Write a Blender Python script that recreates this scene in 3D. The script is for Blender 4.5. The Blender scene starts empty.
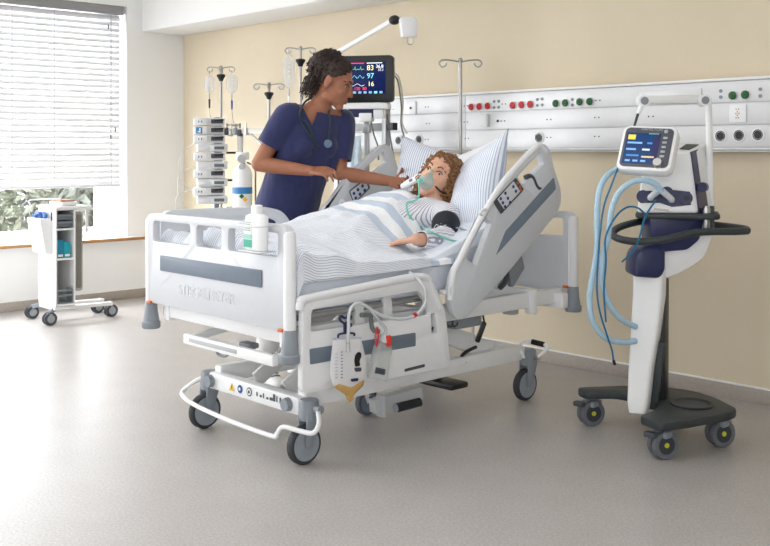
import bpy, bmesh, math, random
from mathutils import Vector, Matrix, noise
random.seed(7)
S = bpy.context.scene
COL = S.collection
R = math.radians

# ------------------------------------------------------------------ camera
cam_data = bpy.data.cameras.new('camera')
cam_data.sensor_width = 36.0
cam_data.lens = 36.0 * 1001.0 / 770.0
cam_data.shift_y = -123.0 / 770.0
cam_data.clip_end = 200
cam = bpy.data.objects.new('camera', cam_data)
cam.location = (0, 0, 1.2)
cam.rotation_euler = (R(90), 0, R(46.95))
COL.objects.link(cam)
S.camera = cam

# ------------------------------------------------------------------ world, lights, exposure
w = bpy.data.worlds.new('world')
S.world = w
w.use_nodes = True
wb = w.node_tree.nodes['Background']
wb.inputs[0].default_value = (0.93, 0.96, 1.0, 1)
wb.inputs[1].default_value = 1.7

def area(name, loc, target, sx, sy, power, col=(1, 1, 1)):
    d = bpy.data.lights.new(name, 'AREA')
    d.shape = 'RECTANGLE'
    d.size, d.size_y, d.energy, d.color = sx, sy, power, col
    o = bpy.data.objects.new(name, d)
    o.location = loc
    o.rotation_euler = (Vector(target) - Vector(loc)).to_track_quat('-Z', 'Y').to_euler()
    COL.objects.link(o)
    return o

# daylight at the window, the ceiling lights, and two unseen added fill lights
area('window_daylight', (-7.75, 2.7, 1.6), (-3.0, 2.4, 0.9), 2.6, 2.0, 290, (0.97, 0.985, 1.0))
area('added_left_fill', (-7.45, -0.75, 1.5), (-3.2, 1.6, 0.7), 2.7, 1.8, 112, (0.97, 0.985, 1.0))  # added side light from the left, in an invented opening out of view
area('ceiling_lights', (-3.6, 1.2, 2.70), (-3.6, 1.2, 0), 4.6, 2.6, 40, (1.0, 0.99, 0.97))
area('added_front_fill', (1.35, -0.9, 1.55), (-3.0, 2.6, 0.7), 2.4, 1.7, 84, (0.99, 0.995, 1.0))  # fill added near the camera to lift the bed's near faces; no window there
sun_d = bpy.data.lights.new('sun', 'SUN')
sun_d.energy = 2.5
sun_d.angle = R(3)
sun_d.color = (1.0, 0.96, 0.9)
sun = bpy.data.objects.new('sun', sun_d)
sun.rotation_euler = Vector((-0.35, 0.45, -0.85)).to_track_quat('-Z', 'Y').to_euler()
sun.location = (-9, 0, 4)
COL.objects.link(sun)

S.view_settings.view_transform = 'Standard'
S.view_settings.look = 'None'
S.view_settings.exposure = 0.12
S.view_settings.gamma = 1.0
S.view_settings.use_curve_mapping = False
S.cycles.max_bounces = 8
S.cycles.transparent_max_bounces = 16
S.cycles.use_denoising = True

# ------------------------------------------------------------------ pixel helper: a measured image point at a depth becomes a place in the room
CC, SS = 0.68260, 0.73080
_n = math.hypot(CC, SS); CC /= _n; SS /= _n
def at(px, py, d):
    r = (px - 385) / 1001.0 * d
    return Vector((CC*r - SS*d, SS*r + CC*d, 1.2 - (py - 150) / 1001.0 * d))
def cdir(r, d, z=0.0):
    return Vector((CC*r - SS*d, SS*r + CC*d, z))
def onX(px, py, X):
    r = (px - 385) / 1001.0
    d = X / (CC*r - SS)
    return at(px, py, d)
def onY(px, py, Y):
    r = (px - 385) / 1001.0
    d = Y / (SS*r + CC)
    return at(px, py, d)
def onZ(px, py, Z):
    return at(px, py, (1.2 - Z) * 1001.0 / (py - 150))

# ------------------------------------------------------------------ materials
def lin(c):
    return tuple((x/255/12.92 if x <= 10 else ((x/255 + 0.055)/1.055)**2.4) for x in c)
MATS = {}
def mat(name, rgb, rough=0.5, metal=0.0, noise_amt=0.0, noise_scale=40.0, bump=0.0, bump_scale=200.0,
        trans=0.0, alpha=1.0, emit=None, emit_s=0.0, spec=0.5, sss=0.0, sheen=0.0, ior=1.45, coat=0.0, thin=False):
    if name in MATS: return MATS[name]
    m = bpy.data.materials.new(name)
    m.use_nodes = True
    nt = m.node_tree
    b = nt.nodes['Principled BSDF']
    c = lin(rgb) if max(rgb) > 1 else rgb
    b.inputs['Base Color'].default_value = (*c, 1)
    b.inputs['Roughness'].default_value = rough
    b.inputs['Metallic'].default_value = metal
    b.inputs['Specular IOR Level'].default_value = spec
    b.inputs['IOR'].default_value = ior
    b.inputs['Transmission Weight'].default_value = trans
    b.inputs['Alpha'].default_value = alpha
    b.inputs['Coat Weight'].default_value = coat
    if sss:
        b.inputs['Subsurface Weight'].default_value = sss
        b.inputs['Subsurface Radius'].default_value = (0.012, 0.005, 0.003)
        b.inputs['Subsurface Scale'].default_value = 1.0
    if sheen:
        b.inputs['Sheen Weight'].default_value = sheen
    if emit:
        b.inputs['Emission Color'].default_value = (*lin(emit), 1)
        b.inputs['Emission Strength'].default_value = emit_s
    tc = nt.nodes.new('ShaderNodeTexCoord')
    n = nt.nodes.new('ShaderNodeTexNoise')
    n.inputs['Scale'].default_value = noise_scale
    n.inputs['Detail'].default_value = 6
    nt.links.new(tc.outputs['Object'], n.inputs['Vector'])
    a = noise_amt if noise_amt else 0.02
    r = nt.nodes.new('ShaderNodeValToRGB')
    r.color_ramp.elements[0].position = 0.3
    r.color_ramp.elements[1].position = 0.7
    r.color_ramp.elements[0].color = (*[max(0, x*(1-a)) for x in c], 1)
    r.color_ramp.elements[1].color = (*[min(1, x*(1+a)) for x in c], 1)
    nt.links.new(n.outputs['Fac'], r.inputs['Fac'])
    nt.links.new(r.outputs['Color'], b.inputs['Base Color'])
    if bump:
        n2 = nt.nodes.new('ShaderNodeTexNoise')
        n2.inputs['Scale'].default_value = bump_scale
        n2.inputs['Detail'].default_value = 4
        nt.links.new(tc.outputs['Object'], n2.inputs['Vector'])
        bp = nt.nodes.new('ShaderNodeBump')
        bp.inputs['Strength'].default_value = bump
        bp.inputs['Distance'].default_value = 0.01
        nt.links.new(n2.outputs['Fac'], bp.inputs['Height'])
        nt.links.new(bp.outputs['Normal'], b.inputs['Normal'])
    MATS[name] = m
    return m

def striped(name, base, line, axis='UV', freq=60.0, duty=0.3, rot=0.0, rough=0.85, band=None):
    """woven cloth with thin stripes; UV u (or an object axis) times freq; band = (v0, period, duty, colour, freq axis v)"""
    if name in MATS: return MATS[name]
    m = bpy.data.materials.new(name); m.use_nodes = True
    nt = m.node_tree; b = nt.nodes['Principled BSDF']
    b.inputs['Roughness'].default_value = rough
    b.inputs['Sheen Weight'].default_value = 0.15
    tc = nt.nodes.new('ShaderNodeTexCoord')
    mp = nt.nodes.new('ShaderNodeMapping')
    mp.inputs['Rotation'].default_value = (0, 0, rot)
    nt.links.new(tc.outputs['UV' if axis == 'UV' else 'Object'], mp.inputs['Vector'])
    sp = nt.nodes.new('ShaderNodeSeparateXYZ')
    nt.links.new(mp.outputs['Vector'], sp.inputs[0])
    src = sp.outputs['X' if axis in ('UV', 'X') else axis]
    def math_(op, a, bval):
        q = nt.nodes.new('ShaderNodeMath'); q.operation = op
        nt.links.new(a, q.inputs[0])
        if isinstance(bval, (int, float)): q.inputs[1].default_value = bval
        else: nt.links.new(bval, q.inputs[1])
        return q.outputs[0]
    fr = math_('FRACT', math_('MULTIPLY', src, freq), 0)
    ln = math_('LESS_THAN', fr, duty)
    mx = nt.nodes.new('ShaderNodeMix'); mx.data_type = 'RGBA'
    nt.links.new(ln, mx.inputs[0])
    mx.inputs[6].default_value = (*lin(base), 1)
    mx.inputs[7].default_value = (*lin(line), 1)
    out = mx.outputs[2]
    if band:
        v0, per, bd, bcol, wcol = band
        v = sp.outputs['Y']
        isb = math_('GREATER_THAN', v, v0)
        f2 = math_('FRACT', math_('DIVIDE', math_('SUBTRACT', v, v0), per), 0)
        on = math_('LESS_THAN', f2, bd)
        mb = nt.nodes.new('ShaderNodeMix'); mb.data_type = 'RGBA'
        nt.links.new(on, mb.inputs[0])
        mb.inputs[6].default_value = (*lin(wcol), 1)
        mb.inputs[7].default_value = (*lin(bcol), 1)
        m3 = nt.nodes.new('ShaderNodeMix'); m3.data_type = 'RGBA'
        nt.links.new(isb, m3.inputs[0])
        nt.links.new(out, m3.inputs[6]); nt.links.new(mb.outputs[2], m3.inputs[7])
        out = m3.outputs[2]
    nt.links.new(out, b.inputs['Base Color'])
    n2 = nt.nodes.new('ShaderNodeTexNoise'); n2.inputs['Scale'].default_value = 9; n2.inputs['Detail'].default_value = 5
    nt.links.new(tc.outputs['Object'], n2.inputs['Vector'])
    bp = nt.nodes.new('ShaderNodeBump'); bp.inputs['Strength'].default_value = 0.35; bp.inputs['Distance'].default_value = 0.03
    nt.links.new(n2.outputs['Fac'], bp.inputs['Height']); nt.links.new(bp.outputs['Normal'], b.inputs['Normal'])
    MATS[name] = m
    return m

# ------------------------------------------------------------------ mesh builder
WM = {}
def wmat(o):
    return WM.get(o.name, Matrix.Identity(4))

class MB:
    def __init__(self): self.v = []; self.f = []; self.uv = {}; self.mi = []
    def add(self, verts, faces, M=None, slot=0):
        k = len(self.v)
        self.v += [(M @ Vector(p)) if M is not None else Vector(p) for p in verts]
        self.f += [tuple(i + k for i in f) for f in faces]
        self.mi += [slot] * len(faces)
        return self
    def bm(self, bm, M=None, slot=0):
        bm.verts.index_update()
        self.add([v.co.copy() for v in bm.verts], [[v.index for v in f.verts] for f in bm.faces], M, slot)
        bm.free()
        return self
    def box(self, c, s, bev=0.0, M=None, seg=2, slot=0):
        bm = bmesh.new()
        bmesh.ops.create_cube(bm, size=1)
        for v in bm.verts: v.co = Vector((v.co.x*s[0] , v.co.y*s[1], v.co.z*s[2]))
        if bev: bmesh.ops.bevel(bm, geom=bm.edges[:], offset=min(bev, min(s)*0.49), segments=seg, affect='EDGES', profile=0.5)
        T = Matrix.Translation(Vector(c))
        return self.bm(bm, (M @ T) if M is not None else T, slot)
    def bar(self, a, b, wd, ht, bev=0.003, up=(0, 0, 1), slot=0):
        """a box beam from a to b, ht along up, wd across"""
        a, b = Vector(a), Vector(b)
        y = (b - a).normalized(); u = Vector(up)
        x = y.cross(u)
        if x.length < 1e-4: x = y.cross(Vector((1, 0, 0)))
        x.normalize(); z = x.cross(y)
        M = Matrix((x, y, z)).transposed().to_4x4(); M.translation = (a + b) / 2
        return self.box((0, 0, 0), (wd, (b - a).length, ht), bev, M, slot=slot)
    def cyl(self, a, b, r0, r1=None, n=20, cap=True, slot=0):
        a, b = Vector(a), Vector(b)
        r1 = r0 if r1 is None else r1
        z = (b - a).normalized()
        x = z.orthogonal().normalized(); y = z.cross(x)
        vs = []
        for p, r in ((a, r0), (b, r1)):
            for i in range(n):
                t = 2*math.pi*i/n
                vs.append(p + (x*math.cos(t) + y*math.sin(t))*r)
        fs = [(i, (i+1) % n, n + (i+1) % n, n + i) for i in range(n)]
        if cap: fs += [tuple(range(n))[::-1], tuple(range(n, 2*n))]
        return self.add(vs, fs, slot=slot)
    def lathe(self, prof, M=None, n=28, slot=0):
        """prof: (r, z) pairs, about z"""
        vs, fs = [], []
        for r, z in prof:
            for i in range(n):
                t = 2*math.pi*i/n
                vs.append((max(r, 1e-5)*math.cos(t), max(r, 1e-5)*math.sin(t), z))
        for k in range(len(prof) - 1):
            for i in range(n):
                j = (i+1) % n
                fs.append((k*n+i, k*n+j, (k+1)*n+j, (k+1)*n+i))
        L = (len(prof)-1)*n
        if prof[0][0] > 1e-4 and prof[-1][0] > 1e-4:      # a ring: close it through its bore
            for i in range(n):
                j = (i+1) % n; fs.append((L+i, L+j, j, i))
        else: fs.append(tuple(range(n))[::-1]); fs.append(tuple(range(L, L+n)))
        return self.add(vs, fs, M, slot)
    def tube(self, pts, r, n=10, closed=False, sub=6, taper=None, slot=0):
        P = smooth(pts, sub, closed) if sub > 1 else [Vector(p) for p in pts]
        m = len(P)
        vs, fs = [], []
        nrm = None
        for i in range(m):
            t = (P[(i+1) % m] - P[i-1]) if closed else (P[min(i+1, m-1)] - P[max(i-1, 0)])
            if t.length < 1e-9: t = Vector((0, 0, 1))
            t.normalize()
            if nrm is None: nrm = t.orthogonal().normalized()
            nrm = (nrm - t*nrm.dot(t))
            nrm = nrm.normalized() if nrm.length > 1e-6 else t.orthogonal().normalized()
            bn = t.cross(nrm)
            rr = r if taper is None else r*(1 + (taper - 1)*i/(m-1))
            for k in range(n):
                a = 2*math.pi*k/n
                vs.append(P[i] + (nrm*math.cos(a) + bn*math.sin(a))*rr)
        for i in range(m if closed else m - 1):
            for k in range(n):
                a0 = i*n + k; a1 = i*n + (k+1) % n
                b0 = ((i+1) % m)*n + k; b1 = ((i+1) % m)*n + (k+1) % n
                fs.append((a0, a1, b1, b0))
        if not closed:
            fs.append(tuple(range(n))[::-1]); fs.append(tuple(range((m-1)*n, m*n)))
        return self.add(vs, fs, slot=slot)
    def prism(self, poly, depth, M=None, bev=0.0, holes=(), slot=0):
        """2D polygon (x,y) extruded by depth along +z, then M"""
        bm = bmesh.new()
        loops = [poly] + list(holes)
        es = []
        for lp in loops:
            vs = [bm.verts.new((p[0], p[1], 0)) for p in lp]
            es += [bm.edges.new((vs[i], vs[(i+1) % len(vs)])) for i in range(len(vs))]
        if holes: bmesh.ops.triangle_fill(bm, edges=es, use_beauty=True, use_dissolve=True, normal=(0, 0, 1))
        else: bmesh.ops.contextual_create(bm, geom=bm.edges[:])
        bmesh.ops.recalc_face_normals(bm, faces=bm.faces[:])
        g = bmesh.ops.extrude_face_region(bm, geom=bm.faces[:])
        for e in g['geom']:
            if isinstance(e, bmesh.types.BMVert): e.co.z += depth
        bmesh.ops.recalc_face_normals(bm, faces=bm.faces[:])
        if bev:
            ed = [e for e in bm.edges if len(e.link_faces) == 2 and e.calc_face_angle(0) > R(55) and abs(e.verts[0].co.z - e.verts[1].co.z) < 1e-6]
            bmesh.ops.bevel(bm, geom=ed, offset=bev, segments=2, affect='EDGES', profile=0.5, clamp_overlap=True)
        return self.bm(bm, M, slot)
    def ball(self, c, r, M=None, n=16, m=10, slot=0):
        if not hasattr(r, '__len__'): r = (r, r, r)
        vs = [Vector((0, 0, r[2]))]
        for j in range(1, m):
            p = math.pi*j/m
            for i in range(n):
                t = 2*math.pi*i/n
                vs.append(Vector((r[0]*math.sin(p)*math.cos(t), r[1]*math.sin(p)*math.sin(t), r[2]*math.cos(p))))
        vs.append(Vector((0, 0, -r[2])))
        fs = [(0, 1+i, 1+(i+1) % n) for i in range(n)]
        for j in range(m-2):
            for i in range(n):
                a = 1+j*n+i; b = 1+j*n+(i+1) % n
                fs.append((a, a+n, b+n, b))
        L = len(vs)-1
        fs += [(L, 1+(m-2)*n+(i+1) % n, 1+(m-2)*n+i) for i in range(n)]
        T = Matrix.Translation(Vector(c))
        return self.add([(T @ (M @ p)) if M is not None else T @ p for p in vs], fs, slot=slot)
    def loft(self, rings, M=None, slot=0, closed_ends=True):
        n = len(rings[0]); vs, fs = [], []
        for r in rings: vs += [Vector(p) for p in r]
        for k in range(len(rings)-1):
            for i in range(n):
                j = (i+1) % n
                fs.append((k*n+i, k*n+j, (k+1)*n+j, (k+1)*n+i))
        if closed_ends: fs.append(tuple(range(n))[::-1]); fs.append(tuple(range((len(rings)-1)*n, len(rings)*n)))
        return self.add(vs, fs, M, slot)
    def mesh(self, name):
        me = bpy.data.meshes.new(name)
        me.from_pydata([tuple(p) for p in self.v], [], self.f)
        me.validate()
        return me
    def build(self, name, m, parent=None, local=False, flat=False, recalc=True, angle=38):
        V = self.v
        if parent is not None and not local:
            I = wmat(parent).inverted(); V = [I @ p for p in V]
        me = bpy.data.meshes.new(name)
        me.from_pydata([tuple(p) for p in V], [], self.f)
        if recalc:
            bm = bmesh.new(); bm.from_mesh(me)
            bmesh.ops.recalc_face_normals(bm, faces=bm.faces[:])
            bm.to_mesh(me); bm.free()
        ms = m if isinstance(m, (list, tuple)) else [m]
        for q in ms: me.materials.append(q)
        if len(ms) > 1:
            for p, k in zip(me.polygons, self.mi): p.material_index = k
        if not flat:
            me.shade_smooth(); me.set_sharp_from_angle(angle=R(angle))
        o = bpy.data.objects.new(name, me); COL.objects.link(o)
        if parent is not None:
            o.parent = parent; WM[o.name] = wmat(parent)
        return o

def smooth(pts, sub=6, closed=False):
    P = [Vector(p) for p in pts]; n = len(P)
    if n < 3: return P
    out = []
    rng = range(n) if closed else range(n-1)
    for i in rng:
        p0 = P[i-1] if (closed or i > 0) else P[0]
        p1 = P[i]; p2 = P[(i+1) % n]
        p3 = P[(i+2) % n] if (closed or i+2 < n) else P[-1]
        for k in range(sub):
            t = k/sub
            out.append(0.5*((2*p1) + (p2-p0)*t + (2*p0-5*p1+4*p2-p3)*t*t + (3*p1-p0-3*p2+p3)*t**3))
    if not closed: out.append(P[-1])
    return out

def rrect(x0, y0, x1, y1, r, n=5):
    pts = []
    for cx, cy, a0 in ((x1-r, y0+r, -90), (x1-r, y1-r, 0), (x0+r, y1-r, 90), (x0+r, y0+r, 180)):
        for k in range(n+1):
            a = R(a0 + 90*k/n); pts.append((cx + r*math.cos(a), cy + r*math.sin(a)))
    return pts

def roundpoly(poly, r, n=4):
    """round the corners of a 2D polygon"""
    out = []; N = len(poly)
    for i in range(N):
        p = Vector(poly[i]).to_2d(); a = Vector(poly[i-1]).to_2d(); b = Vector(poly[(i+1) % N]).to_2d()
        ra = min(r, (a-p).length*0.45, (b-p).length*0.45)
        s = p + (a-p).normalized()*ra; e = p + (b-p).normalized()*ra
        for k in range(n+1):
            t = k/n
            q = s*(1-t)**2 + p*2*t*(1-t) + e*t*t
            out.append((q.x, q.y))
    return out

def tag(o, label=None, cat=None, group=None, kind=None):
    if label: o['label'] = label
    if cat: o['category'] = cat
    if group: o['group'] = group
    if kind: o['kind'] = kind
    return o
def thing(name, label, cat, loc, rz=0.0, group=None):
    o = bpy.data.objects.new(name, None); COL.objects.link(o)
    o.empty_display_size = 0.05
    o.location = loc; o.rotation_euler = (0, 0, rz)
    WM[o.name] = Matrix.Translation(Vector(loc)) @ Matrix.Rotation(rz, 4, 'Z')
    return tag(o, label, cat, group)
def copy_thing(root, loc, rz=None, label=None):
    c = root.copy(); COL.objects.link(c); c.location = loc
    if rz is not None: c.rotation_euler = (0, 0, rz)
    if label: c['label'] = label
    WM[c.name] = Matrix.Translation(Vector(loc)) @ Matrix.Rotation(c.rotation_euler[2], 4, 'Z')
    for ch in list(root.children):
        d = ch.copy(); COL.objects.link(d); d.parent = c; WM[d.name] = WM[c.name]
        for g in list(ch.children):
            e = g.copy(); COL.objects.link(e); e.parent = d; WM[e.name] = WM[c.name]
    return c
def text(name, body, size, m, parent, M, ext=0.0005, align='LEFT'):
    """lettering laid in the plane of M (x along the line, y up)"""
    cu = bpy.data.curves.new(name, 'FONT'); cu.body = body; cu.size = size; cu.extrude = ext
    cu.align_x = align; cu.align_y = 'CENTER'
    tmp = bpy.data.objects.new('lettering', cu); COL.objects.link(tmp)
    me = bpy.data.meshes.new_from_object(tmp.evaluated_get(bpy.context.evaluated_depsgraph_get()))
    bpy.data.objects.remove(tmp); bpy.data.curves.remove(cu)
    me.materials.clear(); me.materials.append(m)
    T = wmat(parent).inverted() @ M if parent is not None else M
    for v in me.vertices: v.co = T @ v.co
    o = bpy.data.objects.new(name, me); COL.objects.link(o)
    if parent is not None: o.parent = parent; WM[o.name] = wmat(parent)
    return o
def frame(o, x, y):
    """matrix with origin o, x axis and (roughly) y axis"""
    x = Vector(x).normalized(); y = Vector(y); z = x.cross(y).normalized(); y = z.cross(x)
    M = Matrix((x, y, z)).transposed().to_4x4(); M.translation = Vector(o)
    return M
# plane frames: YZ plane seen from +X (x->Y, y->Z, extrude towards +X); XZ plane seen from -Y (x->X, y->Z, extrude towards -Y)
def YZ(X): return frame((X, 0, 0), (0, 1, 0), (0, 0, 1))
def XZ(Y): return frame((0, Y, 0), (1, 0, 0), (0, 0, 1))
def XY(Z): return frame((0, 0, Z), (1, 0, 0), (0, 1, 0))

# ------------------------------------------------------------------ palette
WHITE = mat('white_plastic', (242, 243, 245), 0.38, noise_amt=0.01)
BEDGREY = mat('pale_grey_plastic', (207, 210, 215), 0.42, noise_amt=0.012, bump=0.02, bump_scale=600)
RAILGREY = mat('rail_grey_plastic', (231, 232, 234), 0.4, noise_amt=0.012)
SLATE = mat('slate_insert', (112, 124, 138), 0.5, noise_amt=0.03)
MIDGREY = mat('mid_grey_plastic', (140, 147, 155), 0.45, noise_amt=0.02)
DARKGREY = mat('dark_grey_plastic', (70, 74, 80), 0.5, noise_amt=0.03)
BLACK = mat('black_plastic', (24, 25, 28), 0.4, noise_amt=0.05)
RUBBER = mat('grey_rubber', (92, 96, 102), 0.75, noise_amt=0.04)
STEEL = mat('steel', (190, 190, 188), 0.28, metal=1.0, noise_amt=0.02)
PAINTW = mat('white_powder_coat', (243, 244, 245), 0.35, noise_amt=0.008)
NAVY = mat('navy_plastic', (36, 42, 84), 0.35, noise_amt=0.03)
RED = mat('red_plastic', (190, 26, 30), 0.4, noise_amt=0.03)
GREEN = mat('green_plastic', (20, 92, 44), 0.4, noise_amt=0.03)
ORANGE = mat('orange_plastic', (214, 96, 40), 0.45, noise_amt=0.03)
# ================================================================== the room
def struct(o): o['kind'] = 'structure'; return o
WX, WY, CZ = -7.34, 4.53, 2.75          # window wall, beige wall, ceiling

def floor_mat():
    m = bpy.data.materials.new('speckled_linoleum'); m.use_nodes = True
    nt = m.node_tree; b = nt.nodes['Principled BSDF']
    tc = nt.nodes.new('ShaderNodeTexCoord')
    n1 = nt.nodes.new('ShaderNodeTexNoise'); n1.inputs['Scale'].default_value = 110; n1.inputs['Detail'].default_value = 8; n1.inputs['Roughness'].default_value = 0.75
    n2 = nt.nodes.new('ShaderNodeTexNoise'); n2.inputs['Scale'].default_value = 5; n2.inputs['Detail'].default_value = 5
    nt.links.new(tc.outputs['Object'], n1.inputs['Vector']); nt.links.new(tc.outputs['Object'], n2.inputs['Vector'])
    r1 = nt.nodes.new('ShaderNodeValToRGB')
    e = r1.color_ramp.elements
    e[0].position = 0.34; e[0].color = (*lin((156, 152, 149)), 1)
    e[1].position = 0.66; e[1].color = (*lin((196, 193, 190)), 1)
    k = e.new(0.5); k.color = (*lin((178, 174, 171)), 1)
    nt.links.new(n1.outputs['Fac'], r1.inputs['Fac'])
    mx = nt.nodes.new('ShaderNodeMix'); mx.data_type = 'RGBA'; mx.blend_type = 'MULTIPLY'; mx.inputs[0].default_value = 0.35
    r2 = nt.nodes.new('ShaderNodeValToRGB'); r2.color_ramp.elements[0].position = 0.35; r2.color_ramp.elements[0].color = (0.86, 0.85, 0.84, 1); r2.color_ramp.elements[1].position = 0.65
    nt.links.new(n2.outputs['Fac'], r2.inputs['Fac'])
    nt.links.new(r1.outputs['Color'], mx.inputs[6]); nt.links.new(r2.outputs['Color'], mx.inputs[7])
    nt.links.new(mx.outputs[2], b.inputs['Base Color'])
    b.inputs['Roughness'].default_value = 0.36
    b.inputs['Specular IOR Level'].default_value = 0.45
    bp = nt.nodes.new('ShaderNodeBump'); bp.inputs['Strength'].default_value = 0.05; bp.inputs['Distance'].default_value = 0.01
    nt.links.new(n1.outputs['Fac'], bp.inputs['Height']); nt.links.new(bp.outputs['Normal'], b.inputs['Normal'])
    return m
FLOOR = floor_mat()
BEIGE = mat('beige_wall_paint', (219, 206, 181), 0.75, noise_amt=0.012, noise_scale=3, bump=0.04, bump_scale=350)
WALLW = mat('white_wall_paint', (245, 245, 245), 0.8, noise_amt=0.006, noise_scale=3, bump=0.03, bump_scale=300)
CEILW = mat('ceiling_paint', (240, 240, 238), 0.85, noise_amt=0.004)
OAK = mat('oak_edge', (176, 130, 84), 0.5, noise_amt=0.12, noise_scale=25)

struct(MB().box((-3.0, 1.0, -0.05), (9.0, 7.2, 0.1)).build('floor', FLOOR))
struct(MB().box((-3.0, WY + 0.075, CZ/2), (9.0, 0.15, CZ)).build('wall_back', BEIGE))
struct(MB().box((-3.0, 1.0, CZ + 0.05), (9.0, 7.2, 0.1)).build('ceiling', CEILW))
# dropped white bulkhead above the beige wall
struct(MB().box((-2.9, WY - 0.2, (2.165 + CZ)/2), (8.88, 0.4, CZ - 2.165), 0.012).build('trim_1', CEILW))
# window wall with the opening Y -3.0 .. 4.0 split in two (the one out of view added for its light), Z .50 .. 2.33
SILL, HEAD, WR, WL = 0.50, 2.36, 4.0, 1.35
wall = MB()
wall.box((WX - 0.15, 1.0, SILL/2), (0.3, 7.2, SILL))
wall.box((WX - 0.15, 1.0, (HEAD + CZ)/2), (0.3, 7.2, CZ - HEAD))
wall.box((WX - 0.15, (WR + 4.6)/2, (SILL + HEAD)/2), (0.3, 4.6 - WR, HEAD - SILL))
wall.box((WX - 0.15, (WL + 0.7)/2, (SILL + HEAD)/2), (0.3, WL - 0.7, HEAD - SILL))
wall.box((WX - 0.15, -2.4, (SILL + HEAD)/2), (0.3, 0.4, HEAD - SILL))
struct(wall.build('wall_left', WALLW))
sl = struct(MB().box((WX - 0.08, (WL + WR)/2 + 0.04, SILL - 0.012), (0.30, WR - WL + 0.16, 0.022), 0.003).build('trim_2', WALLW))
MB().box((WX + 0.074, (WL + WR)/2 + 0.04, SILL - 0.013), (0.014, WR - WL + 0.16, 0.025), 0.003).build('edge_strip', OAK, sl)
struct(MB().box((-3.0, -2.675, CZ/2), (9.0, 0.15, CZ)).build('wall_front', WALLW))
struct(MB().box((1.575, 1.0, CZ/2), (0.15, 7.2, CZ)).build('wall_right', WALLW))
# coved baseboards of the floor covering with a thin white cap
for nm, c, s, cap_c, cap_s in (
        ('baseboard_back', (-2.9, WY - 0.006, 0.035), (8.88, 0.012, 0.07), (-2.9, WY - 0.006, 0.074), (8.88, 0.014, 0.008)),
        ('baseboard_left', (WX + 0.006, 1.0, 0.035), (0.012, 7.04, 0.07), (WX + 0.006, 1.0, 0.074), (0.014, 7.04, 0.008))):
    b_ = struct(MB().box(c, s, 0.002).build(nm, mat('baseboard_grey', (174, 165, 156), 0.55, noise_amt=0.08, noise_scale=90)))
    MB().box(cap_c, cap_s, 0.002).build('cap_strip', WALLW, b_)

# the window itself
wf = MB()
FX = WX - 0.20
for y0, y1 in ((WL, WL + 0.06), (WR - 0.17, WR)): wf.box((FX, (y0+y1)/2, (SILL+HEAD)/2), (0.07, y1-y0, HEAD-SILL), 0.006)
for z0, z1 in ((SILL, SILL + 0.075), (HEAD - 0.07, HEAD)):
    for ya, yb in ((WL + 0.055, 2.825), (2.915, WR - 0.165)): wf.box((FX, (ya+yb)/2, (z0+z1)/2), (0.062, yb-ya, z1-z0), 0.006)
wf.box((FX, 2.87, (SILL+HEAD)/2), (0.07, 0.10, HEAD-SILL), 0.006)
win = struct(wf.build('window_1', mat('window_frame_white', (244, 244, 243), 0.35)))
gm_ = bpy.data.materials.new('window_glass'); gm_.use_nodes = True
gt = gm_.node_tree; gt.nodes.remove(gt.nodes['Principled BSDF'])
g1 = gt.nodes.new('ShaderNodeBsdfTransparent'); g2 = gt.nodes.new('ShaderNodeBsdfGlossy'); g2.inputs['Roughness'].default_value = 0.02
g3 = gt.nodes.new('ShaderNodeMixShader'); g3.inputs[0].default_value = 0.06
gt.links.new(g1.outputs[0], g3.inputs[1]); gt.links.new(g2.outputs[0], g3.inputs[2]); gt.links.new(g3.outputs[0], gt.nodes['Material Output'].inputs[0])
MB().box((FX, (WL+WR)/2, (SILL+HEAD)/2), (0.008, WR-WL-0.08, HEAD-SILL-0.1)).build('pane', gm_, win)

# venetian blind
BLX = WX - 0.055
bl = thing('venetian_blind', 'white venetian blind lowered over the upper part of the window', 'blind', (BLX, 2.7, HEAD))
y0, y1 = WL + 0.03, WR - 0.035
MB().box((BLX + 0.01, (y0+y1)/2, HEAD - 0.035), (0.075, y1-y0+0.03, 0.07), 0.006).build('headrail', mat('blind_headrail', (150, 150, 152), 0.45), bl)
sm = MB()
z = HEAD - 0.095
BLB = 0.915
nsl = 0
while z > BLB + 0.03:
    # a curved slat, tilted nearly shut
    rings = []
    for yy in (y0, y1):
        ring = []
        for k in range(7):
            t = k/6 - 0.5
            ring.append(Vector((BLX + 0.05*t*math.cos(R(67)) + 0.004*(1-4*t*t), yy, z - 0.05*t*math.sin(R(67)) + 0.003*(1-4*t*t))))
        for k in range(6, -1, -1):
            t = k/6 - 0.5
            ring.append(Vector((BLX + 0.05*t*math.cos(R(67)) + 0.004*(1-4*t*t) - 0.0012, yy, z - 0.05*t*math.sin(R(67)) + 0.003*(1-4*t*t) - 0.0008)))
        rings.append(ring)
    sm.loft(rings)
    z -= 0.0455; nsl += 1
sl_m = mat('blind_slat', (238, 239, 242), 0.45)
tn = sl_m.node_tree; tb_ = tn.nodes.new('ShaderNodeBsdfTranslucent'); tb_.inputs[0].default_value = (0.88, 0.89, 0.92, 1)
tm_ = tn.nodes.new('ShaderNodeMixShader'); tm_.inputs[0].default_value = 0.04
tn.links.new(tn.nodes['Principled BSDF'].outputs[0], tm_.inputs[1]); tn.links.new(tb_.outputs[0], tm_.inputs[2]); tn.links.new(tm_.outputs[0], tn.nodes['Material Output'].inputs[0])
sm.build('slats', sl_m, bl)
MB().box((BLX, (y0+y1)/2, BLB), (0.05, y1-y0, 0.022), 0.004).build('bottom_rail', mat('blind_rail', (225, 226, 230), 0.45), bl)
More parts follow.
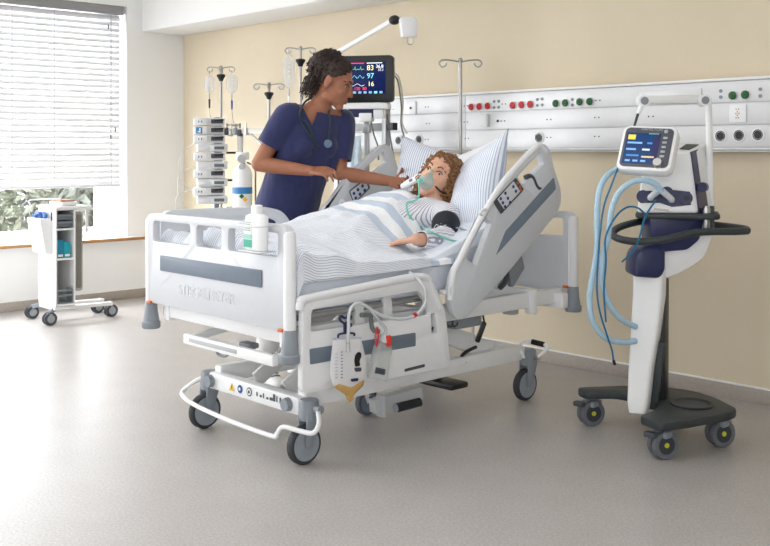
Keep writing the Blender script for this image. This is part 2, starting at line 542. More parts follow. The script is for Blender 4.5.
for yy in (1.9, 2.6, 3.07, 3.4, 3.88):
    MB().tube([(BLX + 0.027, yy, HEAD - 0.07), (BLX + 0.027, yy, BLB)], 0.0016, 6, sub=1).build('ladder_cord', mat('cord_grey', (186, 188, 194), 0.8), bl)
MB().tube([(BLX + 0.05, 3.86, HEAD - 0.08), (BLX + 0.05, 3.86, 1.1)], 0.004, 8, sub=1).build('wand', mat('clear_wand', (215, 216, 220), 0.2), bl)
for yy, zz in ((3.84, 2.2), (3.86, 1.32), (3.9, 1.38)):
    MB().cyl((BLX + 0.052, yy, zz), (BLX + 0.052, yy, zz - 0.035), 0.006, 0.004, 8).build('cord_toggle', DARKGREY, bl)

# outside: bright terrace, shrubs and a pale pergola
struct(MB().box((-13.5, 4.0, -0.25), (12.0, 22.0, 0.1)).build('terrain', mat('snowy_ground', (235, 236, 238), 0.9, noise_amt=0.03, noise_scale=2)))
def leaf_tree(name, label, base, rad, hgt, n, m, seed):
    rnd = random.Random(seed)
    t = thing(name, label, 'shrub', base)
    b = Vector(base); tr = MB()
    for k in range(9):
        a = rnd.uniform(0, 6.28); q = rnd.uniform(0.2, 0.8)*rad
        tr.tube([b + Vector((0, 0, -0.02)), b + Vector((math.cos(a)*q*0.4, math.sin(a)*q*0.4, hgt*0.45)), b + Vector((math.cos(a)*q, math.sin(a)*q, hgt*rnd.uniform(0.7, 0.95)))], 0.02, 6, sub=4, taper=0.3)
    tr.build('stems', mat('bark', (96, 88, 80), 0.9), t)
    lf = MB()
    for k in range(n):
        a = rnd.uniform(0, 6.28); zz = rnd.uniform(0.03, 1.0)
        q = rad*math.sqrt(rnd.random())*(1.05 - 0.5*zz**2)
        c = b + Vector((math.cos(a)*q, math.sin(a)*q, zz*hgt))
        d = Vector((rnd.gauss(0, 1), rnd.gauss(0, 1), rnd.gauss(0, 1))).normalized()
        e = d.orthogonal().normalized(); L = rnd.uniform(0.05, 0.11); W = L*0.45
        f = d.cross(e)*0.15*L
        lf.add([c - d*L, c + e*W + f, c + d*L, c - e*W + f], [(0, 1, 2), (0, 2, 3)])
    lf.build('foliage', m, t, recalc=False, flat=True)
    t['group'] = 'shrubs outside the window'
L1 = mat('pale_leaves', (150, 156, 138), 0.8, noise_amt=0.3, noise_scale=6)
L2 = mat('grey_leaves', (130, 136, 128), 0.8, noise_amt=0.35, noise_scale=6)
leaf_tree('shrub', 'tall grey green shrub outside at the right end of the window glass', (-9.9, 5.15, -0.2), 0.55, 1.9, 2200, L2, 1)
leaf_tree('shrub', 'pale olive bush outside the window, behind the top of the trolley', (-11.4, 5.1, -0.2), 0.75, 1.75, 1900, L1, 2)
leaf_tree('shrub', 'distant low bush outside, seen left of the white trolley', (-14.0, 5.0, -0.2), 0.9, 1.75, 1500, L1, 3)
pg = thing('pergola', 'pale pergola posts standing outside at the left end of the window', 'pergola', (-12.2, 3.3, -0.2))
PGM = mat('pergola_grey', (214, 210, 204), 0.7)
for yy in (3.0, 3.45, 3.9): MB().box((-12.2, yy, 0.75), (0.09, 0.09, 1.9), 0.005).build('post', PGM, pg)
MB().box((-12.2, 3.45, 1.74), (0.14, 1.4, 0.1), 0.005).build('beam', PGM, pg)
MB().box((-12.2, 3.45, 0.45), (0.05, 1.1, 0.06), 0.005).build('rail', PGM, pg)
# ================================================================== hospital bed (foot end Y 2.2, head end Y 3.92, X -3.87 .. -2.86)
bed = thing('hospital_bed', 'pale grey electric hospital bed with slate inserts, raised backrest side rails and large castors', 'bed', (-3.36, 3.06, 0))
FBY = 2.2
# ---- footboard
def end_board(name, yface, sgn, z0, z1):
    b = MB()
    P = roundpoly([(-3.868, z0), (-2.868, z0), (-2.868, z1), (-3.868, z1)], 0.05)
    hz0, hz1 = z1 - 0.118, z1 - 0.03
    hs = [roundpoly(h, 0.018) for h in ([(-3.81, hz0), (-3.515, hz0), (-3.515, hz1), (-3.81, hz1)],
          [(-3.47, hz0), (-3.29, hz0), (-3.29, hz1), (-3.47, hz1)], [(-3.245, hz0), (-2.925, hz0), (-2.925, hz1), (-3.245, hz1)])]
    b.prism(P, 0.034, XZ(yface + (0.034 if sgn < 0 else 0.034)), 0.008, hs)
    return b.build(name, BEDGREY, bed)
fb = end_board('footboard', FBY, -1, 0.545, 0.928)
M_ = XZ(FBY - 0.001)
MB().prism(roundpoly([(-3.745, 0.690), (-3.02, 0.690), (-3.02, 0.755), (-3.745, 0.755)], 0.008), 0.004, M_, 0.001).build('slate_strip', SLATE, fb)
text('logo_lettering', 'STIEGELMEYER', 0.062, BEDGREY, fb, frame((-3.605, FBY - 0.0005, 0.625), (1, 0, 0), (0, 0, 1)), 0.0014)
hb = end_board('headboard', 3.90, 1, 0.52, 0.905)
# rounded corner posts and bumpers
for nm, yy, z1, ext in (('corner_post', FBY + 0.018, 0.905, fb), ('corner_post', 3.917, 0.885, hb)):
    for xx in (-3.857, -2.878):
        MB().lathe([(0.0, 0.44), (0.022, 0.44), (0.0235, 0.5), (0.0235, z1 - 0.012), (0.018, z1), (0, z1 + 0.002)], Matrix.Translation((xx, yy, 0)), 20).build(nm, RAILGREY, bed)
for xx in (-3.857, -2.878):
    for yy in (FBY + 0.018, 3.917):
        q = MB().lathe([(0, 0.43), (0.036, 0.43), (0.040, 0.436), (0.040, 0.458), (0.034, 0.462), (0.034, 0.468), (0.029, 0.50), (0.026, 0.545), (0.024, 0.55), (0, 0.55)], Matrix.Translation((xx, yy, 0)), 26)
        bp_ = q.build('bumper', MIDGREY, bed)
        MB().box((xx + (0.026 if xx < -3.5 else -0.026), yy - 0.022 if yy < 3 else yy - 0.025, 0.547), (0.03, 0.012, 0.012), 0.003).build('release_tab', ORANGE, bp_)

# ---- upper frame
fr = MB()
for xx in (-2.95, -3.77):
    fr.box((xx, 3.07, 0.505), (0.045, 1.66, 0.07), 0.006)
fr.box((-3.36, 2.27, 0.515), (0.9, 0.05, 0.06), 0.006)
fr.box((-3.36, 3.86, 0.485), (0.96, 0.05, 0.07), 0.006)
fr.box((-3.36, 2.95, 0.52), (0.82, 0.06, 0.05), 0.005)
fr.box((-2.93, 3.665, 0.497), (0.05, 0.035, 0.115), 0.006)
fr.build('upper_frame', PAINTW, bed)
MB().box((-3.36, 2.255, 0.548), (0.9, 0.02, 0.016), 0.003).build('foot_extension_rail', STEEL, bed)
for k in range(4): MB().box((-3.3 + 0.09*k, 2.242, 0.545), (0.035, 0.01, 0.014), 0.002).build('catch', DARKGREY, bed)
# mattress deck: flat part and raised back part
dk = MB()
dk.box((-3.36, 2.62, 0.588), (0.90, 0.74, 0.022), 0.006)
dk.build('mattress_deck', RAILGREY, bed)
SLOPE = 0.36
bk = MB()
a_ = math.atan(SLOPE)
bk.prism([(3.0, 0.575), (3.66, 0.575 + 0.66*SLOPE), (3.66, 0.60 + 0.66*SLOPE), (3.0, 0.60)], 0.88, YZ(-3.80), 0.004)
bk.build('backrest_deck', RAILGREY, bed)
MB().bar((-3.3, 3.15, 0.54), (-3.3, 3.62, 0.78), 0.05, 0.04).bar((-3.3, 3.3, 0.46), (-3.3, 3.5, 0.72), 0.04, 0.04).build('backrest_lifter', PAINTW, bed)
q = MB().prism(roundpoly([(onX(505, 256, -2.97).y, onX(505, 256, -2.97).z), (onX(520, 246, -2.97).y, onX(520, 246, -2.97).z), (onX(525, 268, -2.97).y, onX(525, 268, -2.97).z), (onX(513, 288, -2.97).y, onX(513, 288, -2.97).z)], 0.01), 0.03, YZ(-3.0), 0.004)
q.build('backrest_side_panel', MIDGREY, bed)
MB().tube([onX(503, 258, -2.98), onX(507, 270, -2.98), onX(505, 282, -2.98), onX(500, 288, -2.98)], 0.012, 8).build('cable_guide', DARKGREY, bed)
MB().lathe([(0.02, -0.02), (0.05, -0.02), (0.05, 0.02), (0.02, 0.02)], Matrix.Translation(onX(497, 278, -3.02)) @ Matrix.Rotation(R(90), 4, 'Y'), 22).build('pivot_disc', RAILGREY, bed)

# ---- tray under the foot end, cable loop
MB().box((-3.31, 2.245, 0.415), (0.62, 0.03, 0.042), 0.006).bar((-3.60, 2.25, 0.415), (-3.60, 2.6, 0.46), 0.025, 0.03).bar((-3.02, 2.25, 0.415), (-3.02, 2.6, 0.46), 0.025, 0.03).build('linen_shelf_frame', PAINTW, bed)
MB().box((-3.40, 2.2285, 0.417), (0.34, 0.004, 0.016), 0.001).build('frame_inset', mat('bracket_grey', (186, 188, 190), 0.4), bed)
MB().tube([at(217, 346, 4.25), at(218, 354, 4.25), at(226, 356, 4.22), at(231, 350, 4.2)], 0.006, 8).build('cable_loop', MIDGREY, bed)
MB().box(at(249, 345, 4.1), (0.08, 0.05, 0.024), 0.008).build('control_box', MIDGREY, bed)

# ---- castor base
base = MB()
base.box((-3.35, 2.41, 0.212), (0.62, 0.055, 0.07), 0.008)
base.box((-3.35, 3.73, 0.235), (0.62, 0.055, 0.06), 0.008)
for xx in (-3.06, -3.64): base.box((xx, 3.075, 0.236), (0.05, 1.32, 0.072), 0.008)
base.build('base_frame', PAINTW, bed)
wheel_m = MB()
def caster(x, y, size=0.075):
    r = size
    h = MB()
    h.lathe([(0, 0.165), (0.036, 0.165), (0.038, 0.175), (0.038, 0.235), (0.034, 0.243), (0, 0.243)], Matrix.Translation((x, y + 0.025, 0)), 24)
    for s in (-0.026, 0.026):
        h.prism(roundpoly([(y - 0.014, 0.068), (y + 0.018, 0.062), (y + 0.058, 0.17), (y + 0.05, 0.2), (y - 0.004, 0.2)], 0.012), 0.008, YZ(x + s - 0.004), 0.002)
    h.box((x, y + 0.03, 0.178), (0.058, 0.055, 0.03), 0.008)
    hh = h.build('caster', MIDGREY, bed)
    X_ = Matrix.Translation((x, y, r)) @ Matrix.Rotation(R(90), 4, 'Y')
    MB().lathe([(r*0.80, -0.017), (r*0.93, -0.017), (r, -0.010), (r, 0.010), (r*0.93, 0.017), (r*0.80, 0.017)], X_, 36).build('tyre', mat('castor_tyre', (58, 60, 64), 0.7), hh)
    MB().lathe([(0, -0.012), (r*0.8, -0.019), (r*0.82, -0.010), (r*0.82, 0.010), (r*0.8, 0.019), (0.014, 0.014), (0, 0.022)], X_, 36).build('wheel_disc', mat('castor_disc', (150, 158, 166), 0.45), hh)
    return hh
for x, y in ((-3.69, 2.382), (-3.007, 2.385), (-3.053, 3.771), (-3.69, 3.771)): caster(x, y)
for xx, yy in ((-3.64, 2.372), (-3.1, 2.372)):
    MB().cyl((xx, yy + 0.01, 0.212), (xx, yy - 0.012, 0.212), 0.027, 0.024, 22).build('end_cap', MIDGREY, bed)
# fifth wheel in the middle
f5 = MB().bar((-3.36, 2.98, 0.22), (-3.37, 3.04, 0.06), 0.03, 0.04).build('steering_wheel_arm', PAINTW, bed)
X_ = Matrix.Translation((-3.37, 3.035, 0.06)) @ Matrix.Rotation(R(90), 4, 'Y')
MB().lathe([(0.045, -0.014), (0.058, -0.014), (0.06, -0.008), (0.06, 0.008), (0.058, 0.014), (0.045, 0.014)], X_, 30).build('tyre', RUBBER, f5)
MB().lathe([(0, -0.016), (0.046, -0.016), (0.046, 0.016), (0, 0.016)], X_, 24).build('wheel_disc', SLATE, f5)
# lift arms
for xx in (-3.42, -3.22):
    MB().bar((xx, 2.46, 0.24), (xx + 0.06, 2.82, 0.50), 0.02, 0.065, 0.004).build('lift_arm', mat('arm_paint', (214, 215, 214), 0.4), bed)
for xx in (-3.09, -3.6):
    MB().bar((xx, 3.0, 0.485), (xx, 3.56, 0.255), 0.03, 0.085, 0.005).build('lift_arm', PAINTW, bed)
MB().bar((-3.35, 2.9, 0.30), (-3.35, 3.45, 0.28), 0.06, 0.06).build('lift_motor', MIDGREY, bed)
# brake bar round the foot end
MB().tube([(-3.69, 2.44, 0.222), (-3.74, 2.38, 0.2), at(184, 390, 4.36), at(183, 396, 4.3), at(195, 405, 4.22), at(230, 421, 4.02), at(272, 436, 3.85), at(277, 434, 3.83), at(283, 427, 3.81), at(300, 431, 3.76), at(313, 433, 3.73), at(319, 424, 3.74), (-2.955, 2.41, 0.215)], 0.0095, 12).build('brake_bar', PAINTW, bed)
MB().cyl((-2.965, 2.41, 0.215), (-2.935, 2.41, 0.215), 0.016, 0.016, 16).build('bar_knob', MIDGREY, bed)
# pedal with black grip, grip bar at the head castor
MB().bar((-3.03, 2.76, 0.15), (-3.0, 3.0, 0.175), 0.05, 0.055).bar((-3.0, 2.78, 0.11), (-3.0, 2.78, 0.2), 0.012, 0.05).build('pedal_bracket', mat('bracket_grey', (186, 188, 190), 0.4, 0.0), bed)
a_, b_ = at(396, 408, 4.02), at(420, 402, 4.08)
pd = MB().cyl(a_, b_, 0.019, 0.018, 18).build('pedal', BLACK, bed)
MB().cyl(a_ + (a_-b_).normalized()*0.006, a_, 0.017, 0.019, 18).build('pedal_cap', MIDGREY, pd)
gb = MB().tube([at(524, 358, 4.74), at(520, 345, 4.78), at(531, 341.5, 4.78), at(545, 345, 4.74), at(547, 349, 4.72), at(538, 357, 4.70)], 0.008, 10, sub=4).build('grip_bar', PAINTW, bed)
MB().cyl(at(532, 341.7, 4.775), at(544, 344.6, 4.742), 0.013, 0.013, 14).build('grip_sleeve', BLACK, gb)
MB().cyl((-3.0, 3.79, 0.212), (-2.985, 3.79, 0.212), 0.014, 0.014, 14).build('bolt', STEEL, bed)
# parts under the head end: grey motor box, handset on its cable, hooks
MB().box((-3.02, 3.26, 0.445), (0.14, 0.17, 0.045), 0.006).build('motor_box', MIDGREY, bed)
MB().bar((-3.02, 3.34, 0.46), (-3.02, 3.6, 0.475), 0.03, 0.03).box((-3.0, 3.6, 0.462), (0.06, 0.05, 0.05), 0.006).build('backrest_actuator', mat('bracket_grey', (186, 188, 190)), bed)
MB().cyl(at(474, 317, 4.55), at(472, 341, 4.55), 0.007, 0.007, 10).build('gas_strut', RAILGREY, bed)
hs = MB().bar(at(484.5, 322, 4.5), at(477, 342, 4.5), 0.03, 0.022, 0.006).build('hand_control', BLACK, bed)
MB().tube([at(481, 312, 4.52), at(483, 316, 4.5), at(484.5, 323, 4.5)], 0.004, 8).build('cable', BLACK, hs)
MB().tube([at(476, 347, 4.55), at(466, 352, 4.5), at(461, 358, 4.5), at(466, 363, 4.5)], 0.008, 8).build('cable_loop', BLACK, bed)
MB().box((-3.3, 3.42, 0.105), (0.30, 0.12, 0.03), 0.012).bar((-3.3, 3.42, 0.11), (-3.3, 3.42, 0.26), 0.03, 0.03).build('foot_pedal', BLACK, bed)
MB().tube([at(453, 316, 4.32), at(452, 326, 4.3), at(447, 325, 4.29), at(446.5, 322, 4.29)], 0.004, 8).tube([at(453, 316, 4.32), at(453, 326, 4.3), at(457, 325, 4.29), at(457.5, 322, 4.29)], 0.004, 8).build('hook', DARKGREY, bed)

# ---- near foot-end side rail, lowered
RX = -2.855
def yz(pts, X=RX): return [(onX(p[0], p[1], X).y, onX(p[0], p[1], X).z) for p in pts]
out = roundpoly(yz([(297.5, 393), (298.5, 306), (303, 300), (420, 275), (433, 290), (441, 312), (446, 366)]), 0.03, 6)
hole = roundpoly(yz([(306, 331), (307, 309), (414, 290), (423, 302), (426, 314)]), 0.014)
slot = roundpoly(yz([(427, 333), (426, 313), (430, 312), (433, 332)]), 0.006)
rl = MB().prism(out, 0.028, YZ(RX), 0.009, [hole, slot]).build('side_rail', RAILGREY, bed)
MB().prism(roundpoly(yz([(310, 364.5), (309.5, 349), (415.5, 332.5), (415.5, 346)], RX+0.028), 0.006), 0.003, YZ(RX + 0.027), 0.001).build('slate_strip', SLATE, rl)
tb = [onX(300, 310, RX + 0.018) , onX(301, 303, RX + 0.018), onX(307, 299, RX + 0.018), onX(360, 288, RX + 0.018), onX(419, 277, RX + 0.018), onX(430, 287, RX + 0.018), onX(439, 308, RX + 0.018)]
MB().tube(tb, 0.017, 12).build('grab_bar', RAILGREY, rl)
for px_, pa, pb in ((358, 300, 334), (386, 294, 326)):
    a_, b_ = onX(px_, pa, -2.885), onX(px_ + 2, pb, -2.885)
    MB().bar(a_, b_, 0.02, 0.045, 0.005, up=(0, 1, 0)).build('rail_support', RAILGREY, bed)
MB().cyl((-2.89, 2.26, 0.585), (-2.89, 2.98, 0.595), 0.011, 0.011, 14).build('accessory_bar', STEEL, bed)
MB().bar((-2.90, 2.27, 0.625), (-2.90, 2.99, 0.635), 0.015, 0.022, 0.003).build('deck_edge_bar', PAINTW, bed)
MB().tube([onX(430, 316, -2.85), onX(429, 328, -2.845), onX(431, 332, -2.84), onX(433, 327, -2.84)], 0.0045, 8).build('rail_hook', DARKGREY, bed)
MB().prism(roundpoly(yz([(405, 369), (425, 364), (425, 367), (405, 372)], RX + 0.03), 0.003), 0.004, YZ(RX + 0.026), 0.001).build('release_handle', DARKGREY, rl)
MB().box(onX(444, 292, -2.86), (0.03, 0.03, 0.018), 0.004).build('rail_latch', RAILGREY, bed)

# ---- head-end side rails (near one and far one share the shape)
def head_rail(X, inner):
    outl = roundpoly(yz([(446.5, 293), (451, 272), (457, 262), (477, 223), (502, 181), (533, 147), (540, 142.5), (546, 148), (551, 168), (558, 190), (558, 204), (553, 214), (500, 278), (461, 319), (454, 319), (450, 313)], -2.84), 0.03, 5)
    h1 = roundpoly(yz([(481, 214), (488.5, 224), (473, 265.5), (463, 258)], -2.84), 0.01)
    h2 = roundpoly(yz([(514, 177), (537, 152), (541, 164), (520, 185)], -2.84), 0.008)
    return MB().prism(outl, 0.034, YZ(X), 0.010, [h1, h2]).build('side_rail', BEDGREY, bed)
HX = -2.855
hr = head_rail(HX, False)
fx = HX + 0.034
P_ = lambda pts, X=-2.84: yz(pts, X)
MB().tube([onX(p[0], p[1], -2.832) for p in ((450, 300), (453, 274), (459, 261), (478, 224), (503, 183), (533, 150), (539.5, 146), (545, 152))], 0.014, 12).build('grab_bar', RAILGREY, hr)
MB().prism(roundpoly(P_([(550.5, 177), (552.5, 189), (492.5, 255), (502, 231)]), 0.008), 0.003, YZ(fx - 0.001), 0.001).build('slate_strip', SLATE, hr)
def ctrl_panel(rail, X, s):
    cp = MB().prism(roundpoly(P_([(512, 177.5), (519.8, 189.5), (497, 214), (489.6, 201.5)]), 0.008), 0.006*1, YZ(X if s > 0 else X - 0.006), 0.001).build('control_panel', DARKGREY, rail)
    MB().prism(roundpoly(P_([(509, 181), (515.5, 191.2), (499.5, 209), (493, 199)]), 0.004), 0.003, YZ(X + 0.0055 if s > 0 else X - 0.0085), 0.0005).build('key_field', mat('key_field', (206, 210, 214), 0.4), cp)
    for i, (bx, by) in enumerate([(508.5, 186.5), (511, 191), (500.5, 193), (503, 198), (495.8, 198.4), (498, 202.5), (500.2, 206.4), (505.2, 202.2)]):
        p = onX(bx, by, -2.84)
        xx = X + 0.009 if s > 0 else X - 0.009
        MB().cyl((xx - 0.001, p.y, p.z), (xx + 0.001, p.y, p.z), 0.0075, 0.0075, 12).build('key', mat('key_blue', (44, 58, 120), 0.4), cp)
    for bx, by in ((513.2, 183), (515.6, 187), (516.5, 190)):
        p = onX(bx, by, -2.84)
        xx = X + 0.006 if s > 0 else X - 0.006
        MB().cyl((xx - 0.001, p.y, p.z), (xx + 0.001, p.y, p.z), 0.006, 0.006, 12).build('key', ORANGE, cp)
ctrl_panel(hr, fx, 1)
MB().tube([onX(525, 177.5, -2.835), onX(529, 176, -2.83), onX(532.5, 178, -2.828), onX(536, 186, -2.828), onX(539, 188.5, -2.83), onX(542, 185.5, -2.835)], 0.011, 10).build('release_handle', DARKGREY, hr)
MB().tube([onX(484, 217, -2.83), onX(480, 213, -2.822), onX(485, 209, -2.82), onX(488, 213, -2.83)], 0.006, 8).build('angle_indicator', RAILGREY, hr)
FRX = -3.895
hf = head_rail(FRX, True)
cpf = MB().prism(roundpoly([(onX(p[0], p[1], -3.86).y, onX(p[0], p[1], -3.86).z) for p in ((349, 191), (366, 178), (370, 188), (354, 204))], 0.008), 0.005, YZ(FRX + 0.033), 0.001).build('control_panel', DARKGREY, hf)
MB().prism(roundpoly([(onX(p[0], p[1], -3.855).y, onX(p[0], p[1], -3.855).z) for p in ((350.5, 191.5), (365.5, 180), (368.5, 188), (354.5, 202.5))], 0.006), 0.002, YZ(FRX + 0.0375), 0.0005).build('key_field', mat('key_field', (206, 210, 214)), cpf)
for bx, by in ((354, 193.5), (358, 189.7), (362.5, 186), (355.8, 198), (360, 194.2), (364.8, 190.3)):
    p = onX(bx, by, -3.855)
    MB().cyl((FRX + 0.039, p.y, p.z), (FRX + 0.041, p.y, p.z), 0.009, 0.009, 12).build('key', mat('key_blue', (44, 58, 120)), cpf)
p = onX(342, 203, -3.86)
MB().lathe([(0.006, 0), (0.02, 0), (0.02, 0.004), (0.006, 0.004)], Matrix.Translation((FRX + 0.033, p.y, p.z)) @ Matrix.Rotation(R(90), 4, 'Y'), 20).build('angle_indicator', WHITE, hf)
# far foot-end rail, raised
o2 = roundpoly([(2.27, 0.56), (2.27, 0.905), (2.31, 0.936), (2.83, 0.932), (2.94, 0.905), (2.995, 0.835), (3.0, 0.56)], 0.05, 5)
h3 = roundpoly([(2.42, 0.80), (2.42, 0.835), (2.68, 0.835), (2.68, 0.80)], 0.01)
h4 = roundpoly([(2.74, 0.80), (2.74, 0.885), (2.83, 0.885), (2.91, 0.86), (2.945, 0.80)], 0.02)
MB().prism(o2, 0.03, YZ(FRX), 0.009, [h3, h4]).build('side_rail', BEDGREY, bed)
# ---- little signs on the foot cross beam
SG = 2.3815
def sticker(poly, m, dy=0.0): MB().prism(poly, 0.0012, XZ(SG - dy), 0).build('warning_sticker', m, bed)
def circ(cx, cy, r, n=20): return [(cx + r*math.cos(2*math.pi*k/n), cy + r*math.sin(2*math.pi*k/n)) for k in range(n)]
sticker([(-3.502, 0.197), (-3.466, 0.197), (-3.484, 0.229)], mat('warning_yellow', (226, 182, 30), 0.5))
sticker([(-3.487, 0.206), (-3.481, 0.206), (-3.482, 0.219), (-3.486, 0.219)], BLACK, 0.001)
sticker(circ(-3.425, 0.214, 0.017), mat('sign_blue', (30, 66, 150), 0.5))
sticker(circ(-3.427, 0.214, 0.007), WHITE, 0.001)
sticker(circ(-3.36, 0.214, 0.018), DARKGREY)
sticker(circ(-3.36, 0.214, 0.013), WHITE, 0.001)
sticker(circ(-3.36, 0.214, 0.007), DARKGREY, 0.002)
for k, (x_, w_, h_) in enumerate([(-3.31, 0.008, 0.018), (-3.287, 0.012, 0.01), (-3.265, 0.006, 0.02), (-3.243, 0.014, 0.008), (-3.22, 0.02, 0.012), (-3.198, 0.014, 0.028), (-3.176, 0.006, 0.024), (-3.156, 0.01, 0.022), (-3.125, 0.012, 0.008), (-3.105, 0.012, 0.008)]):
    sticker(rrect(x_, 0.206, x_ + w_, 0.206 + h_, 0.002, 2), DARKGREY)
# drip pole socket at the head end
MB().cyl((-3.592, 3.90, 0.50), (-3.592, 3.90, 0.66), 0.02, 0.02, 16).build('pole_socket', MIDGREY, bed)

# ================================================================== bedding
def add_noise(o, amp, scale, seed=0.0, mask=None):
    for v in o.data.vertices:
        k = mask(v.co) if mask else 1.0
        n_ = noise.noise_vector(v.co*scale + Vector((seed, seed*1.7, seed*0.3)))
        v.co += v.normal*n_.x*amp*k
mt = MB().prism(roundpoly([(2.25, 0.602), (3.0, 0.602), (3.66, 0.602 + 0.66*SLOPE), (3.62, 0.75 + 0.62*SLOPE), (2.99, 0.757), (2.25, 0.757)], 0.02), 0.92, YZ(-3.82), 0.018)
mo = mt.build('mattress', mat('sheet_blue', (234, 240, 250), 0.85, bump=0.12, bump_scale=18, sheen=0.1))
tag(mo, 'mattress under a pale blue fitted sheet lying on the hospital bed', 'mattress')

DUV = striped('duvet_stripes', (240, 243, 249), (176, 188, 208), freq=1/0.0105, duty=0.30, band=(0.70, 0.12, 0.45, (196, 208, 226), (244, 246, 250)))
def interp(x, tab):
    if x <= tab[0][0]: return tab[0][1]
    for (a, b), (c, d) in zip(tab, tab[1:]):
        if x <= c:
            t = (x-a)/(c-a); t = t*t*(3-2*t); return b + (d-b)*t
    return tab[-1][1]
CREST = [(2.24, 0.86), (2.45, 0.875), (2.66, 0.88), (2.97, 0.935), (3.12, 0.965), (3.28, 0.995), (3.4, 1.01)]
def duvet_z(X, Y):
    c = interp(Y, CREST); sg = interp(Y, [(2.25, 0.42), (2.7, 0.34), (3.1, 0.265)])
    dx = X + 3.43
    if dx < 0: sg = 0.34
    bs = interp(Y, [(2.24, 0.846), (2.36, 0.83), (2.62, 0.772)])
    zz = bs + (c - bs)*math.exp(-abs(dx/sg)**interp(Y, [(2.5, 2.0), (3.1, 3.2)]))
    if X > -3.15: zz -= 0.022*((X + 3.15)/0.28)**2
    return zz
dv = MB(); NU, NV = 74, 84
uvs = []
for i in range(NU+1):
    u = i/NU
    for j in range(NV+1):
        v = j/NV
        if u < 0.1: k = u/0.1; X = -2.868 - 0.006*k; drop = (1-k)
        elif u > 0.92: k = (u-0.92)/0.08; X = -3.852 - 0.004*k; drop = k*1.0
        else: X = -2.874 + (-3.852+2.874)*(u-0.1)/0.82; drop = 0.0
        yend = interp(-X, [(2.87, 3.09), (3.05, 3.12), (3.18, 3.22), (3.30, 3.32), (3.46, 3.40), (3.86, 3.36)])
        Y = 2.244 + (yend - 2.244)*v
        z = duvet_z(X, Y)
        if drop > 0: z = z + (0.712 + 0.012*v - z)*drop if u < 0.1 else z - 0.03*drop
        # rounded roll at the lap end
        e = max(0, (v - 0.94)/0.06)
        if u >= 0.1: z -= 0.05*e*e*min(1.0, max(0.25, (z-0.75)/0.12))
        f_ = noise.noise(Vector((X*5, Y*3.2, 0)))*0.016 + noise.noise(Vector((X*11 + Y*7, Y*6 - X*5, 3)))*0.012 + noise.noise(Vector((X*22 - Y*9, Y*11 + X*8, 5)))*0.004
        if Y < 2.5: f_ += noise.noise(Vector((X*20, Y*12, 9)))*0.03*(2.5-Y)/0.25
        if v < 0.035: z -= 0.07*(1 - v/0.035)**1.5
        if drop == 0: z += f_
        else: X += f_*0.8; z += f_*(1-drop)
        dv.v.append(Vector((X, Y, z))); uvs.append((i, j))
for i in range(NU):
    for j in range(NV):
        a = i*(NV+1)+j
        dv.f.append((a, a+NV+1, a+NV+2, a+1)); dv.mi.append(0)
do = dv.build('duvet', DUV)
uvl = do.data.uv_layers.new(name='UVMap')
arc = []
for j in range(NV+1):
    q = [0.0]
    for i in range(NU): q.append(q[-1] + (dv.v[(i+1)*(NV+1)+j] - dv.v[i*(NV+1)+j]).length*0.5 + 0.5*0.0145)
    arc.append([x - q[NU//2] for x in q])
for lp in do.data.loops:
    i, j = divmod(lp.vertex_index, NV+1)
    uvl.data[lp.index].uv = (arc[j][i], dv.v[lp.vertex_index].y - 2.244)
so = do.modifiers.new('thick', 'SOLIDIFY'); so.thickness = 0.022; so.offset = -1
tag(do, 'white duvet with fine blue stripes and broad bands, drawn over the lying person', 'duvet')

PIL = striped('pillow_stripes', (236, 240, 248), (176, 188, 212), freq=1/0.0125, duty=0.36)
PILW = mat('pillow_white', (240, 241, 246), 0.9, bump=0.15, bump_scale=14, sheen=0.1)
def pillow(name, corners, thick, m, label, flip=1):
    A, B, C_, D = [Vector(c) for c in corners]
    n = (B-A).cross(D-A).normalized()*flip
    N = 22; b = MB(); uv = []
    for side in (1, -1):
        for i in range(N+1):
            for j in range(N+1):
                u, v = i/N, j/N
                p = A*(1-u)*(1-v) + B*u*(1-v) + C_*u*v + D*(1-u)*v
                cu, cv = 2*u-1, 2*v-1
                h = ((1-abs(cu)**2.6)*(1-abs(cv)**2.6))**0.6
                # edges drawn in between the corners
                ctr = (A+B+C_+D)/4
                pull = 0.05*((1-cu*cu)*abs(cv)**3 + (1-cv*cv)*abs(cu)**3)
                p = p + (ctr-p)*pull*1.6
                w_ = noise.noise(p*7 + Vector((side, 0, 0)))*0.014*h + noise.noise(p*16)*0.006*h
                b.v.append(p + n*side*(thick*h*0.5 + w_)); uv.append((u*(B-A).length, v*(D-A).length))
    K = (N+1)**2
    for s in range(2):
        for i in range(N):
            for j in range(N):
                a = s*K + i*(N+1)+j
                q = (a, a+N+1, a+N+2, a+1)
                b.f.append(q if s == 0 else q[::-1]); b.mi.append(0)
    o = b.build(name, m, recalc=False)
    ul = o.data.uv_layers.new(name='UVMap')
    for lp in o.data.loops: ul.data[lp.index].uv = uv[lp.vertex_index]
    bm = bmesh.new(); bm.from_mesh(o.data); bmesh.ops.remove_doubles(bm, verts=bm.verts[:], dist=0.0008); bmesh.ops.recalc_face_normals(bm, faces=bm.faces[:]); bm.to_mesh(o.data); bm.free()
    o.data.shade_smooth()
    return tag(o, label, 'pillow', 'pillows on the bed')
pillow('pillow', [at(402, 135, 5.16), at(468, 156, 5.0), at(452, 232, 4.86), at(390, 197, 5.06)], 0.16, PIL, 'blue striped pillow at the far side, left of the lying person\'s hair')
pillow('pillow', [at(503, 134, 4.80), at(450, 158, 5.08), at(440, 232, 4.9), at(492, 222, 4.66)], 0.12, PILW, 'plain white pillow propped behind the near striped pillow')
pillow('pillow', [at(509, 128, 4.66), at(461, 164, 4.86), at(446, 240, 4.56), at(493, 262, 4.40)], 0.15, PIL, 'blue striped pillow at the near side, its corner standing up beside the rail')
